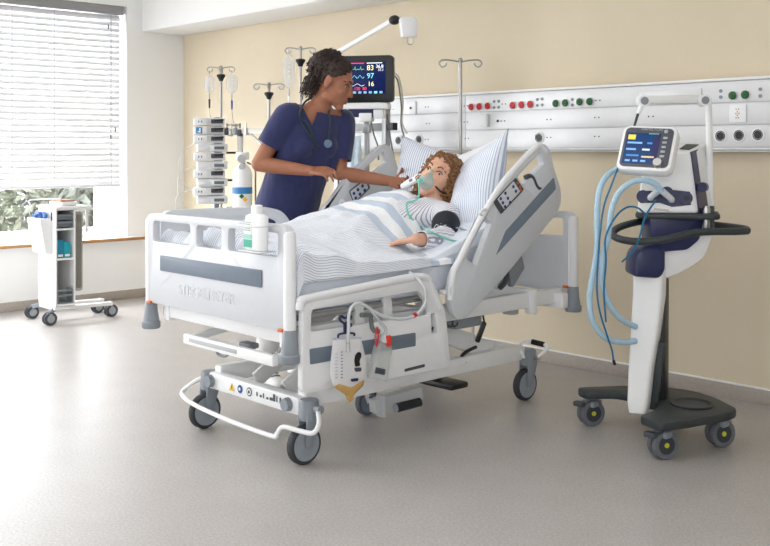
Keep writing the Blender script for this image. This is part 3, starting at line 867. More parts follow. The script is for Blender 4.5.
# ================================================================== wall supply unit
PY = 4.44
su = thing('supply_unit', 'long white wall mounted medical supply unit with red and green gas outlets', 'wall panel', (-2.7, PY, 1.2))
SATIN = mat('satin_white_metal', (226, 227, 229), 0.42, metal=0.15, noise_amt=0.01)
MB().box((-2.7, (PY + 0.012 + WY)/2, 1.369), (5.8, WY - PY - 0.012, 0.338), 0.004).build('back_box', SATIN, su)
MB().box((-2.7, (PY + WY)/2 - 0.005, 1.536), (5.84, WY - PY + 0.01, 0.014), 0.004).build('top_lip', mat('lip_white', (240, 240, 240), 0.4), su)
MB().box((-2.7, (PY + WY)/2 - 0.002, 1.2005), (5.84, WY - PY + 0.004, 0.018), 0.004).build('bottom_lip', mat('lip_white', (240, 240, 240)), su)
MB().box((-2.7, PY - 0.002, 1.2), (5.8, 0.012, 0.006), 0.002).build('bottom_groove', MIDGREY, su)
ZB = (1.212, 1.318, 1.424, 1.528)
fas = []
for k in range(3):
    f = MB()
    x0 = -5.6
    for x1 in (-4.05, -2.15, 0.2):
        f.box(((x0+x1)/2, PY + 0.006, (ZB[k]+ZB[k+1])/2), (x1-x0-0.003, 0.012, ZB[k+1]-ZB[k]-0.005), 0.002); x0 = x1
    fas.append(f.build('fascia', SATIN, su))
def outlet(px, py, kind):
    p = onY(px, py, PY)
    T = Matrix.Translation(p) @ Matrix.Rotation(R(90), 4, 'X')
    if kind in 'rg':
        o = MB().lathe([(0.0135, 0), (0.0225, 0), (0.0225, 0.005), (0.0205, 0.007), (0.0135, 0.007)], T, 24).build('gas_outlet', SATIN, su)
        MB().lathe([(0, 0), (0.0198, 0), (0.0198, 0.012), (0.017, 0.014), (0.006, 0.014), (0.005, 0.010), (0, 0.010)], T, 24).build('outlet_face', RED if kind == 'r' else GREEN, o)
    elif kind == 's':
        MB().lathe([(0.0, 0), (0.0085, 0), (0.0085, 0.004), (0.0035, 0.004), (0.003, 0.002), (0, 0.002)], T, 16).build('earth_socket', MIDGREY, su)
    elif kind == 'd':
        for s in (-0.013, 0.013):
            MB().cyl(p + Vector((s, 0, 0)), p + Vector((s, -0.002, 0)), 0.004, 0.004, 10).build('screw', DARKGREY, su)
    elif kind == 'b':
        o = MB().lathe([(0.02, 0), (0.033, 0), (0.033, 0.004), (0.030, 0.007), (0.02, 0.007)], T, 28).build('power_socket', WHITE, su)
        MB().lathe([(0, 0.001), (0.025, 0.001), (0.025, 0.008), (0.022, 0.009), (0.020, 0.004), (0, 0.004)], T, 28).build('socket_insert', BLACK, o)
    elif kind == 'q':
        o = MB().box(p + Vector((0, -0.005, 0)), (0.085, 0.01, 0.085), 0.003).build('wall_socket', WHITE, su)
        if px > 600:
            for dx, dz in ((-0.006, 0.02), (0.006, 0.02), (-0.008, 0), (0.008, 0), (0, 0.008), (0, -0.008), (-0.006, -0.02), (0.006, -0.02)):
                MB().box(p + Vector((dx, -0.011, dz)), (0.006, 0.003, 0.006), 0.001).build('contact', mat('brass', (196, 160, 80), 0.35, metal=0.8), o)
        else:
            MB().cyl(p + Vector((0, -0.0095, 0)), p + Vector((0, -0.014, 0)), 0.008, 0.008, 12).build('jack', BLACK, o)
for x, y in ((472, 107), (480, 106.6), (488.5, 106), (513.5, 105.4), (522.2, 104.9), (531, 104.4)): outlet(x, y, 'r')
for x, y in ((556.5, 103.5), (566, 103), (580.5, 102), (590.5, 101.6), (733.5, 95.6), (746, 94.8), (341, 113.5), (347.5, 113)): outlet(x, y, 'g')
for x, y in ((494.3, 101.5), (498.8, 101.2), (494.3, 107.5), (498.8, 107.2), (537.5, 99.5), (542.3, 99), (537.5, 105.5), (542.3, 105), (572.5, 99.5), (572.5, 105), (721, 91), (721, 97.2), (760.5, 89.3), (760.5, 96)): outlet(x, y, 's')
for x, y in ((504, 104), (598, 100.5), (392, 109.5), (427, 107), (466, 106), (503, 121), (549, 119.5), (597, 117.5), (651, 116.5), (428, 123.5), (466, 122), (427, 139.5), (467, 138.5), (549, 137.5), (597, 136.5), (388, 141)): outlet(x, y, 'd')
for x, y in ((539.5, 137.8), (721, 136), (739.5, 135.4), (758.5, 134.8), (419.5, 139.5), (399, 140.5)): outlet(x, y, 'b')
for x, y in ((738.5, 113.5), (412, 108)): outlet(x, y, 'q')
p = onY(485.5, 120.5, PY); MB().box(p + Vector((0, -0.012, 0)), (0.06, 0.026, 0.075), 0.004).build('switch_box', SATIN, su)
p = onY(498, 121, PY); MB().cyl(p, p + Vector((0, -0.004, 0)), 0.008, 0.008, 12).build('jack', BLACK, su)
p0, p1 = onY(640, 97, PY), onY(702, 92, PY)
MB().box(((p0.x+p1.x)/2, PY - 0.003, (p0.z+p1.z)/2), (p1.x-p0.x, 0.008, 0.05), 0.002).build('cover_plate', SATIN, su)
p0, p1 = onY(424, 108, PY), onY(452, 106, PY)

# ================================================================== examination lamp
la_ = thing('examination_lamp', 'white examination lamp with a long jointed arm reaching over the monitor', 'lamp', (-5.32, 4.36, 1.543))
e0 = Vector((-5.32, 4.36, 1.80)); e1 = at(391, 21.5, 5.75)
MB().cyl((-5.32, 4.36, 1.543), (-5.32, 4.36, 1.82), 0.018, 0.018, 16).box((-5.32, 4.40, 1.56), (0.08, 0.12, 0.03), 0.006).build('wall_bracket', PAINTW, la_)
MB().cyl(e0, e1, 0.017, 0.015, 16).build('arm', PAINTW, la_)
j = at(394.5, 20, 5.72)
MB().ball(j, (0.036, 0.03, 0.028)).build('joint', BLACK, la_)
hd = frame(at(408.5, 27.5, 5.68), cdir(0.95, 0.1, 0.22), cdir(-0.3, -0.1, 1.0)) @ Matrix.Scale(0.9, 4)
MB().prism(roundpoly([(-0.058, -0.055), (0.035, -0.07), (0.06, 0.03), (0.04, 0.062), (-0.045, 0.07)], 0.016), 0.09, hd @ Matrix.Translation((0, 0, -0.045)), 0.012).build('lamp_head', WHITE, la_)
MB().tube([hd @ Vector((-0.02, -0.055, 0.02)), hd @ Vector((-0.028, -0.10, 0.02)), hd @ Vector((0.0, -0.105, 0.02)), hd @ Vector((0.006, -0.06, 0.02))], 0.003, 8, sub=4).build('handle', STEEL, la_)

# ================================================================== poles
POLE = mat('pole_steel', (168, 168, 166), 0.3, metal=0.9, noise_amt=0.02)
def iv_pole(label, top, zb, half, ax, collar, base=True, curl=True):
    x, y, zt = top
    t = thing('drip_pole', label, 'drip stand', (x, y, zb))
    MB().cyl((x, y, zb), (x, y, zt), 0.0105, 0.0095, 14).build('pole', POLE, t)
    a = Vector((ax[0], ax[1], 0)).normalized(); hk = MB(); up = Vector((0, 0, 1))
    for s in (-1, 1):
        e = Vector((x, y, zt)) + a*s*half
        hk = MB().tube([Vector((x, y, zt - 0.004)), Vector((x, y, zt)) + a*s*half*0.55 + up*0.006, e + up*0.006, e + a*s*0.014 - up*0.012, e - up*0.03, e - a*s*0.02 - up*0.022, e - a*s*0.024 - up*0.008], 0.0042, 8)
        hk.build('hook', POLE, t)
    if curl:
        b_ = Vector((-a.y, a.x, 0))
        for s in (-1, 1):
            e = Vector((x, y, zt)) + b_*s*half*0.6
            MB().tube([Vector((x, y, zt - 0.004)), e + up*0.006, e + b_*s*0.014 - up*0.012, e - up*0.028, e - b_*s*0.02 - up*0.012], 0.0038, 8).build('hook', POLE, t)
    MB().ball((x, y, zt + 0.006), 0.013).build('top_knob', POLE, t)
    if collar:
        MB().lathe([(0, -0.03), (0.014, -0.03), (0.02, -0.012), (0.031, 0.004), (0.031, 0.016), (0.014, 0.022), (0, 0.022)], Matrix.Translation((x, y, collar)), 20).build('clamp_collar', BLACK, t)
    if base:
        for k in range(5):
            q = R(72*k + 20)
            MB().bar((x, y, 0.055), (x + 0.16*math.cos(q), y + 0.16*math.sin(q), 0.045), 0.022, 0.02, 0.003).cyl((x + 0.155*math.cos(q) - 0.008, y + 0.155*math.sin(q), 0.02), (x + 0.155*math.cos(q) + 0.008, y + 0.155*math.sin(q), 0.02), 0.02, 0.02, 14).build('foot', MIDGREY, t)
    return t
R_AX = (CC, SS)
A1 = at(221, 68, 7.25); A2 = at(269, 85, 6.75); A3 = at(300.5, 49, 6.5)
iv_pole('tall steel drip pole rising above the stack of white infusion pumps', tuple(A1), 0.08, 0.085, R_AX, at(221, 77, 7.25).z, base=False)
iv_pole('short steel drip pole with black collar, standing just left of the person in scrubs', tuple(A2), 0.0, 0.09, R_AX, at(269, 95, 6.75).z)
iv_pole('steel drip pole behind the person in scrubs, a single fluid bag on its hook', tuple(A3), 0.0, 0.085, R_AX, at(300.5, 62, 6.5).z, curl=False)
pt = onY(463.5, 61, 3.90)
iv_pole('thin steel drip pole with two empty hooks fixed at the bed head', (-3.592, 3.90, pt.z), 0.505, 0.098, R_AX, None, base=False, curl=False)

# fluid bags
BAG = mat('clear_bag', (240, 242, 242), 0.12, alpha=0.36, noise_amt=0.03)
def fluid_bag(label, top, w_, h_, tipc):
    t = thing('fluid_bag', label, 'drip bag', tuple(top), 0, 'fluid bags hanging from the drip poles')
    r = Vector((CC, SS, 0)); n_ = Vector((SS, -CC, 0)); up = Vector((0, 0, 1)); rings = []
    for k in range(9):
        v = k/8; z = -h_*v; ww = w_*0.5*(0.35 + 0.65*min(1, v*6))*(1 if v < 0.8 else 1 - (v-0.8)*3.4); dd = 0.018*math.sin(math.pi*min(1, v*0.9 + 0.1)) + 0.002
        rings.append([Vector(top) + r*math.cos(2*math.pi*q/16)*ww + n_*math.sin(2*math.pi*q/16)*dd + up*z for q in range(16)])
    MB().loft(rings).build('bag', BAG, t)
    for k in range(4): MB().box(Vector(top) + n_*0.018 - up*(h_*(0.25+0.13*k)), (w_*0.35, 0.002, 0.006), 0, Matrix.Identity(4)).build('print_line', mat('print_grey', (176, 178, 180), 0.7), t)
    b_ = Vector(top) - up*h_
    MB().cyl(b_ + up*0.01, b_ - up*0.05, 0.006, 0.005, 10).build('port', mat('clear_drip', (230, 232, 234), 0.2, trans=0.6), t)
    MB().cyl(b_ - up*0.05, b_ - up*0.115, 0.008, 0.006, 10).build('drip_chamber', tipc, t)
    MB().tube([Vector(top) + up*0.035, Vector(top) - up*0.004], 0.003, 6, sub=1).build('loop', mat('clear_drip', (230, 232, 234)), t)
    MB().tube([b_ - up*0.115, b_ - up*0.2 + r*0.01, b_ - up*0.33 + r*0.05, b_ - up*0.42 + r*0.08], 0.0025, 6).build('drip_line', mat('clear_drip', (230, 232, 234)), t)
    return t
fluid_bag('clear fluid bag hanging on the left hook above the infusion pumps', at(209.5, 75, 7.25), 0.075, 0.125, BLACK)
fluid_bag('clear fluid bag with blue drip chamber on the right hook above the pumps', at(232, 75, 7.25), 0.085, 0.135, mat('drip_blue', (40, 66, 150), 0.4))
fluid_bag('clear fluid bag hanging just left of the standing person\'s curly hair', at(289, 55, 6.5), 0.075, 0.215, WHITE)

# ================================================================== infusion pumps, stacked on the first pole
DISP = mat('pump_display', (96, 104, 110), 0.3)
PUMPW = mat('pump_white', (238, 239, 241), 0.4)
Fp = frame(at(211, 150, 7.2) * 1.0, cdir(0.97, 0.24), (0, 0, 1))     # x along the front, y up, z out of the front
px0 = at(211, 150, 7.2)
Fp.translation = Vector((px0.x, px0.y, 0))
NP = 10; ZT = 1.43; PH = 0.062
ordw = ['topmost', 'second from the top', 'third from the top', 'fourth from the top', 'fifth from the top', 'fifth from the bottom', 'fourth from the bottom', 'third from the bottom', 'second from the bottom', 'bottom one']
def pump(kind, k):
    z = ZT - PH*(k+1) + 0.002
    c = Fp @ Vector((0, z, 0))
    lab = ('white infusion pump with logo sticker, ' if k == 1 else 'white infusion pump with dark lever, ' if kind == 0 else 'white syringe pump with grey display, ') + ordw[k] + ' of the pump stack'
    t = thing('infusion_pump', lab, 'infusion pump', tuple(c), 0, 'pumps stacked on the drip pole')
    sx_ = -0.01 if kind == 0 else 0.008
    def M(x, y, zz): return Fp @ Matrix.Translation((x + sx_, z + y, zz))
    MB().box((0, 0, 0), (0.215, PH - 0.005, 0.13), 0.008, M(0, PH/2, -0.02)).build('body', PUMPW, t)
    if kind == 0:
        MB().box((0, 0, 0), (0.095, PH - 0.007, 0.07), 0.01, M(-0.07, PH/2, 0.06)).build('door', PUMPW, t)
        MB().box((0, 0, 0), (0.085, 0.03, 0.02), 0.004, M(0.05, PH/2 + 0.004, 0.05)).build('lever', DARKGREY, t)
        MB().cyl(M(0.03, PH/2 + 0.01, 0.055).translation, M(0.095, PH/2 + 0.016, 0.06).translation, 0.008, 0.006, 10).build('lever_grip', BLACK, t)
        for q in range(2): MB().box((0, 0, 0), (0.006, 0.014, 0.004), 0.001, M(-0.082 + 0.02*q, PH/2, 0.096)).build('marking', NAVY, t)
    else:
        MB().box((0, 0, 0), (0.12, PH - 0.016, 0.03), 0.01, M(0.045, PH/2, 0.055)).build('front_cover', mat('pump_cover', (214, 217, 220), 0.35), t)
        MB().box((0, 0, 0), (0.07, 0.022, 0.006), 0.002, M(0.045, PH/2, 0.071)).build('display', DISP, t)
        MB().box((0, 0, 0), (0.06, 0.02, 0.03), 0.004, M(-0.075, PH/2 - 0.006, 0.055)).build('syringe_clamp', WHITE, t)
    if k == 1:
        MB().box((0, 0, 0), (0.045, 0.045, 0.003), 0.001, M(-0.08, PH/2, 0.097)).build('logo_plate', mat('logo_blue', (60, 130, 190), 0.4), t)
        MB().box((0, 0, 0), (0.010, 0.032, 0.003), 0.001, M(-0.074, PH/2, 0.099)).box((0, 0, 0), (0.022, 0.008, 0.003), 0.001, M(-0.079, PH/2 - 0.01, 0.099)).build('logo_mark', WHITE, t)
for k in range(NP): pump(0 if k % 2 == 0 or k == 1 else 1, k)
ps = thing('pump_docking_column', 'narrow grey docking column on a wheeled foot carrying the infusion pumps', 'stand', tuple(Fp @ Vector((0, 0, -0.1))))
MB().box((0, 0, 0), (0.06, 1.36, 0.03), 0.006, Fp @ Matrix.Translation((0.06, 0.76, -0.105))).build('column', MIDGREY, ps)
MB().box((0, 0, 0), (0.3, 0.05, 0.26), 0.012, Fp @ Matrix.Translation((0.03, 0.055, -0.06))).build('foot', MIDGREY, ps)
for k in range(4):
    MB().cyl((Fp @ Matrix.Translation((0.115, 1.38 - 0.2*k, -0.05))).translation, (Fp @ Matrix.Translation((0.22, 1.38 - 0.2*k, -0.05))).translation, 0.008, 0.008, 10).build('clamp_screw', BLACK if k else STEEL, ps)
for k in range(3):
    z0 = 1.25 - 0.16*k
    MB().tube([(Fp @ Vector((-0.1, z0, 0.03))), (Fp @ Vector((-0.2 - 0.02*k, z0 - 0.06, 0.05))), (Fp @ Vector((-0.23, z0 - 0.2, 0.05))), (Fp @ Vector((-0.15, z0 - 0.33, 0.05))), (Fp @ Vector((-0.05, z0 - 0.36, 0.06)))], 0.0028, 6).build('infusion_line', mat('line_white', (226, 226, 220), 0.4), ps)
MB().tube([(Fp @ Vector((0.19, 1.05, 0.0))), (Fp @ Vector((0.2, 1.0, 0.0))), (Fp @ Vector((0.205, 0.98, 0.0)))], 0.007, 8, sub=3).build('red_clip', RED, ps)

# ================================================================== oxygen cylinder and rail beside the pumps
oc_p = at(242.5, 200, 6.95)
oc = thing('oxygen_cylinder', 'white gas cylinder with blue label standing between the pumps and the standing person', 'gas cylinder', (oc_p.x, oc_p.y, 0))
zc = at(242, 171, 6.95).z
To = Matrix.Translation((oc_p.x, oc_p.y, 0))
MB().lathe([(0, 0), (0.064, 0), (0.068, 0.01), (0.068, zc - 0.03), (0.062, zc + 0.005), (0.045, zc + 0.03), (0.025, zc + 0.045), (0, zc + 0.046)], To, 32).build('body', WHITE, oc)
zl0, zl1 = at(242, 193.5, 6.95).z, at(242, 187, 6.95).z
MB().lathe([(0.0685, zl0), (0.0692, zl0), (0.0692, zl1), (0.0685, zl1)], To, 32).build('blue_band', mat('label_blue', (58, 130, 190), 0.4), oc)
qn = cdir(0.05, -1).normalized(); qr = cdir(1, 0.05).normalized()
for s, m_ in ((-0.011, GREEN), (0.011, mat('warning_yellow', (226, 182, 30)))):
    Mq = frame(Vector((oc_p.x, oc_p.y, at(242, 197.5, 6.95).z)) + qn*0.066 + qr*(0.012+s) - Vector((0, 0, s)), qr + Vector((0, 0, -1)), qr*1.0 + Vector((0, 0, 1)))
    MB().box((0, 0, 0), (0.026, 0.026, 0.006), 0.001, Mq).build('hazard_diamond', m_, oc)
v_ = MB().cyl((oc_p.x, oc_p.y, zc + 0.04), (oc_p.x, oc_p.y, zc + 0.12), 0.02, 0.018, 16).build('valve', STEEL, oc)
MB().lathe([(0, -0.02), (0.045, -0.02), (0.05, 0), (0.045, 0.03), (0, 0.03)], Matrix.Translation((oc_p.x, oc_p.y, zc + 0.10)), 20).build('valve_guard', WHITE, oc)
for dz, rr in ((0.085, 0.03), (0.03, 0.02)):
    Mg = Matrix.Translation(Vector((oc_p.x, oc_p.y, zc + dz)) + qn*0.045) @ qn.to_track_quat('Z', 'Y').to_matrix().to_4x4()
    MB().lathe([(0, 0), (rr, 0), (rr, 0.012), (0, 0.012)], Mg, 20).build('gauge', mat('gauge_grey', (176, 178, 180), 0.3), oc)
MB().tube([Vector((oc_p.x, oc_p.y, zc + 0.06)) + qr*0.03, Vector((oc_p.x, oc_p.y, zc + 0.02)) + qr*0.085, Vector((oc_p.x, oc_p.y, zc - 0.1)) + qr*0.09, Vector((oc_p.x, oc_p.y, zc - 0.32)) + qr*0.09], 0.006, 8).build('hose', mat('hose_grey', (120, 126, 118), 0.5), oc)
er = thing('equipment_rail', 'pale steel equipment rail with clamps spanning from the pump stack to the short drip pole', 'rail', tuple(at(245, 131, 6.98)))
r0, r1 = Vector((A1.x, A1.y, at(228, 131, 7.2).z)), Vector((A2.x, A2.y, at(262, 131, 6.8).z))
MB().bar(r0, r1, 0.02, 0.036, 0.003).build('rail', mat('rail_beige', (196, 194, 184), 0.4, metal=0.3), er)
dd = (r1 - r0)
MB().bar(r0 + dd*0.6 - Vector((0, 0, 0.01)), r0 + dd*0.92 - Vector((0, 0, 0.12)), 0.012, 0.02, 0.002).bar(r0 + dd*0.96, r0 + dd*0.96 - Vector((0, 0, 0.5)), 0.018, 0.02, 0.002).build('bracket', mat('rail_beige', (196, 194, 184)), er)
for k, s in enumerate((0.14, 0.22, 0.33, 0.42, 0.55)):
    c = r0 + dd*s + qn*0.02
    MB().box(c + Vector((0, 0, -0.004 - 0.01*(k % 2))), (0.03, 0.03, 0.05), 0.006).cyl(c + Vector((0, 0, 0.02)), c + Vector((0, 0, 0.055)), 0.005, 0.004, 8).build('clamp', (DARKGREY, STEEL, MIDGREY)[k % 3], er)
MB().cyl(r0 + dd*0.42 - Vector((0, 0, 0.02)), r0 + dd*0.42 - Vector((0, 0, 0.16)), 0.022, 0.02, 14).build('flow_meter', mat('clear_drip', (230, 232, 234)), er)

# ================================================================== equipment stand and patient monitor
es = thing('equipment_stand', 'grey steel equipment stand of posts and crossbars behind the far bed rail', 'stand', (at(386, 150, 6.0).x, at(386, 150, 6.0).y, 0))
SG_ = mat('stand_grey', (168, 170, 172), 0.35, metal=0.5)
pa, pb = at(386, 150, 6.0), at(338, 150, 6.15)
for q in (pa, pb): MB().box((q.x, q.y, 0.76), (0.04, 0.04, 1.46), 0.005).build('post', SG_, es)
for yy, hh in ((127, 0.045), (181, 0.035), (190, 0.02)):
    MB().bar(Vector((pa.x, pa.y, at(386, yy, 6.0).z)) , Vector((pb.x, pb.y, at(338, yy + 0.6, 6.15).z)), 0.03, hh, 0.004).build('crossbar', SG_, es)
for q in (pa, pb): MB().box((q.x, q.y, 0.03), (0.3, 0.05, 0.04), 0.006, None).build('foot', SG_, es)
q = at(392.5, 126.5, 5.97); MB().box(q, (0.05, 0.04, 0.045), 0.004).build('clamp_block', BLACK, es)

mf = frame(at(361, 79, 5.72), cdir(0.975, -0.22), (0, 0, 1))
mon = thing('patient_monitor', 'black patient monitor showing vital signs on a dark blue screen', 'monitor', tuple(at(365, 170, 5.85)))
MWd, MHt = 0.375, 0.268
def MM(x, y, z=0.0): return mf @ Matrix.Translation((x, y, z))
MB().prism([(p[0], p[1]) for p in rrect(-MWd/2, -MHt/2, MWd/2, MHt/2, 0.022)], 0.05, mf @ Matrix.Translation((0, 0, -0.05)), 0.005).build('housing', BLACK, mon)
scr = MB().box((0, 0, 0), (MWd - 0.075, MHt - 0.085, 0.003), 0, MM(-0.006, 0.006, 0.001)).build('screen', mat('screen_navy', (10, 22, 66), 0.2, emit=(12, 28, 84), emit_s=0.55), mon)
def glow(n, rgb, s=1.0): return mat('glow_' + n, rgb, 0.4, emit=rgb, emit_s=s)
GY, GC, GWh, GR, GG = glow('yellow', (226, 226, 150)), glow('cyan', (110, 214, 232)), glow('white', (226, 232, 236)), glow('red', (232, 60, 90)), glow('green', (120, 210, 130))
for s, sz, x, y, m_ in (('83', 0.042, 0.035, 0.062, GY), ('97', 0.042, 0.035, 0.016, GC), ('16', 0.038, 0.04, -0.030, GY), ('120', 0.024, -0.04, -0.056, GR), ('80', 0.024, 0.01, -0.056, GR), ('36.8', 0.026, 0.088, 0.070, GWh), ('37.1', 0.02, 0.1, 0.05, GWh)):
    text('reading', s, sz, m_, scr, MM(x, y, 0.003), 0.0004)
for yy, m_, kind in ((0.055, GG, 0), (0.012, GC, 1), (-0.034, GWh, 2)):
    pts = []
    for k in range(41):
        x = -0.145 + 0.165*k/40
        ph = (k % 8)/8
        a = (0.016 if 0.3 < ph < 0.45 else -0.005 if 0.45 <= ph < 0.6 else 0) if kind == 0 else 0.008*math.sin(ph*6.28) if kind == 1 else 0.006*math.sin(k/40*6.28*3)
        pts.append(mf @ Vector((x, yy + a, 0.0035)))
    MB().tube(pts, 0.0011, 4, sub=1).build('trace', m_, scr)
for k in range(9): MB().box((0, 0, 0), (0.018, 0.013, 0.001), 0, MM(-0.13 + 0.031*k, -0.077, 0.003)).build('icon', GC if k in (7,) else glow('pale', (120, 160, 190), 0.8), scr)
MB().box((0, 0, 0), (0.14, 0.004, 0.001), 0, MM(-0.05, 0.09, 0.003)).build('status_bar', GR, scr)
MB().box((0, 0, 0), (0.09, 0.004, 0.001), 0, MM(0.08, 0.09, 0.003)).build('status_bar', GWh, scr)
MB().box((0, 0, 0), (0.36, 0.032, 0.10), 0.006, MM(-0.02, -MHt/2 - 0.022, -0.04)).build('mount_plate', PAINTW, mon)
MB().prism([(-0.1, 0), (-0.085, -0.045), (0.085, -0.045), (0.1, 0)], 0.06, MM(0.02, -MHt/2 - 0.038, -0.07), 0.004).build('mount_bracket', NAVY, mon)
MB().box((0, 0, 0), (0.075, 0.05, 0.07), 0.006, MM(0.025, -MHt/2 - 0.085, -0.03)).build('clamp_box', WHITE, mon)
MB().box((0, 0, 0), (0.06, 0.05, 0.05), 0.006, MM(0.1, -MHt/2 - 0.065, -0.03)).build('module', WHITE, mon)
MB().box((0, 0, 0), (0.026, 0.30, 0.026), 0.004, MM(0.025, -MHt/2 - 0.25, -0.04)).build('post', SG_, mon)
MB().box((0, 0, 0), (0.044, 0.05, 0.05), 0.006, MM(0.025, -MHt/2 - 0.15, -0.035)).build('rail_clamp', SG_, mon)
CAB = mat('cable_grey', (110, 114, 118), 0.5)
for k, pts in enumerate(([(393, 73), (398, 76), (401, 86), (403, 104), (402, 122), (407, 134)], [(393, 75), (397, 79), (399.5, 90), (401.5, 108), (401, 124), (404, 136)], [(371, 122), (374, 135), (378, 147), (378.5, 160)], [(387, 114), (389, 128), (391, 142), (394, 158), (394.5, 166)])):
    MB().tube([at(x, y, 5.75 if k < 2 else 5.8) for x, y in pts], 0.0045, 8).build('cable', CAB if k else mat('cable_beige', (200, 196, 180), 0.5), mon)

# packages hanging from the stand
hp = thing('hanging_package', 'pale blue plastic wrapped medical package hanging behind the standing person\'s arm', 'package', tuple(at(352, 134, 5.95)))
b = MB(); A_, B_, C_, D_ = at(342, 137, 5.95), at(361, 136, 5.9), at(363, 181, 5.9), at(345, 182, 5.95)
N = 14
for s in (1, -1):
    for i in range(N+1):
        for j in range(N+1):
            u, v = i/N, j/N
            p = A_*(1-u)*(1-v) + B_*u*(1-v) + C_*u*v + D_*(1-u)*v
            e = 4*u*(1-u)*min(1, 6*v*(1-v))
            b.v.append(p + Vector((SS, -CC, 0))*(s*0.016*e + 0.012*noise.noise(p*22)*e + 0.006*math.sin(u*15 + v*3)*e))
for s in range(2):
    for i in range(N):
        for j in range(N):
            a = s*(N+1)**2 + i*(N+1) + j
            b.f.append((a, a+N+1, a+N+2, a+1)); b.mi.append(0)
b.build('wrapper', mat('package_blue', (200, 216, 228), 0.25, noise_amt=0.08, noise_scale=30), hp)
MB().tube([at(352, 138, 5.92), at(351, 132, 5.98), at(351, 127.5, 6.04), at(351, 125, 6.08), at(351, 126.5, 6.13)], 0.004, 8, sub=3).build('hook', STEEL, hp)

# ================================================================== white trolley below the window
tr = thing('utility_trolley', 'narrow white open shelf trolley on four castors below the window', 'trolley', (-6.68, 3.1, 0))
TW = mat('trolley_white', (240, 240, 240), 0.4)
TX0, TX1, TY0, TY1, TZ0, TZ1 = -6.80, -6.525, 3.02, 3.165, 0.125, 0.80
t_ = 0.012
for c, s in (((  (TX0+TX1)/2, TY0 + t_/2, (TZ0+TZ1)/2), (TX1-TX0, t_, TZ1-TZ0)), (((TX0+TX1)/2, TY1 - t_/2, (TZ0+TZ1)/2), (TX1-TX0, t_, TZ1-TZ0))):
    MB().box(c, s, 0.003).build('side_panel', TW, tr)
MB().box((TX0 + t_/2, (TY0+TY1)/2, (TZ0+TZ1)/2), (t_, TY1-TY0-0.002, TZ1-TZ0), 0.003).build('back_panel', TW, tr)
for z in (TZ0 + 0.01, 0.45, 0.655, TZ1 - 0.008): MB().box(((TX0+TX1)/2, (TY0+TY1)/2, z), (TX1-TX0-0.004, TY1-TY0-0.01, 0.014), 0.003).build('shelf', TW, tr)
MB().box(((TX0+TX1)/2 + 0.02, (TY0+TY1)/2 + 0.04, TZ1 + 0.007), (TX1-TX0+0.05, 0.26, 0.014), 0.005).build('worktop', TW, tr)
MB().tube([(TX0 - 0.02, TY0 - 0.05, TZ1 + 0.02), (TX0 - 0.02, TY0 - 0.05, TZ1 + 0.05), (TX0 - 0.02, TY1 + 0.02, TZ1 + 0.05), (TX0 - 0.02, TY1 + 0.02, TZ1 + 0.015)], 0.006, 8, sub=3).build('push_handle', WHITE, tr)
bb = MB(); bb.bar((TX0 + 0.03, 3.06, 0.11), (TX0 + 0.03, 3.5, 0.10), 0.035, 0.025).bar((TX1 - 0.06, 3.06, 0.11), (TX1 - 0.06, 3.47, 0.10), 0.035, 0.025).box(((TX0+TX1)/2, 3.09, 0.112), (0.25, 0.14, 0.022), 0.004)
bb.build('base_frame', TW, tr)
for cx, cy, bx, by in ((-6.575, 3.0, -6.57, 3.04), (-6.93, 3.03, -6.80, 3.06), (-6.62, 3.48, -6.60, 3.46), (-6.84, 3.49, -6.78, 3.48)):
    h = MB().bar((bx, by, 0.112), (cx, cy, 0.085), 0.022, 0.03, 0.005).box((cx, cy, 0.07), (0.05, 0.035, 0.03), 0.008).build('castor', MIDGREY, tr)
    for s in (-0.016, 0.016):
        Xc = Matrix.Translation((cx + s, cy, 0.045)) @ Matrix.Rotation(R(90), 4, 'Y')
        MB().lathe([(0, -0.008), (0.028, -0.009), (0.045, -0.006), (0.045, 0.006), (0.028, 0.009), (0, 0.008)], Xc, 26).build('wheel', DARKGREY, h)
        MB().lathe([(0, -0.0095), (0.027, -0.0095), (0.027, 0.0095), (0, 0.0095)], Xc, 22).build('hub', mat('hub_grey', (160, 164, 168), 0.4), h)
pk = MB().prism([(-0.0, 0), (-0.045, 0.0), (-0.085, 0.225), (-0.085, 0.24), (0.0, 0.24)], 0.21, frame((-6.79, TY0, 0.49), (0, 1, 0), (0, 0, 1)), 0.004)
pk.build('side_pocket', TW, tr)
MB().box((-6.58, TY0 - 0.004, 0.745), (0.012, 0.008, 0.06), 0.003).build('clip', DARKGREY, tr)
rr_ = [(3.185, 0.215), (3.245, 0.215), (3.245, 0.77), (3.185, 0.77)]
MB().prism(roundpoly(rr_, 0.02), 0.02, YZ(-6.60), 0.003).build('hanging_board', mat('board_grey', (176, 174, 168), 0.5), tr)
MB().prism(roundpoly([(3.196, 0.235), (3.234, 0.235), (3.234, 0.75), (3.196, 0.75)], 0.012), 0.004, YZ(-6.58), 0.001).build('board_face', mat('board_face', (128, 124, 116), 0.5), tr)
MB().bar((-6.59, 3.16, 0.785), (-6.59, 3.33, 0.785), 0.02, 0.012).bar((-6.59, 3.28, 0.785), (-6.59, 3.28, 0.62), 0.012, 0.02, up=(0, 1, 0)).build('side_arm', TW, tr)
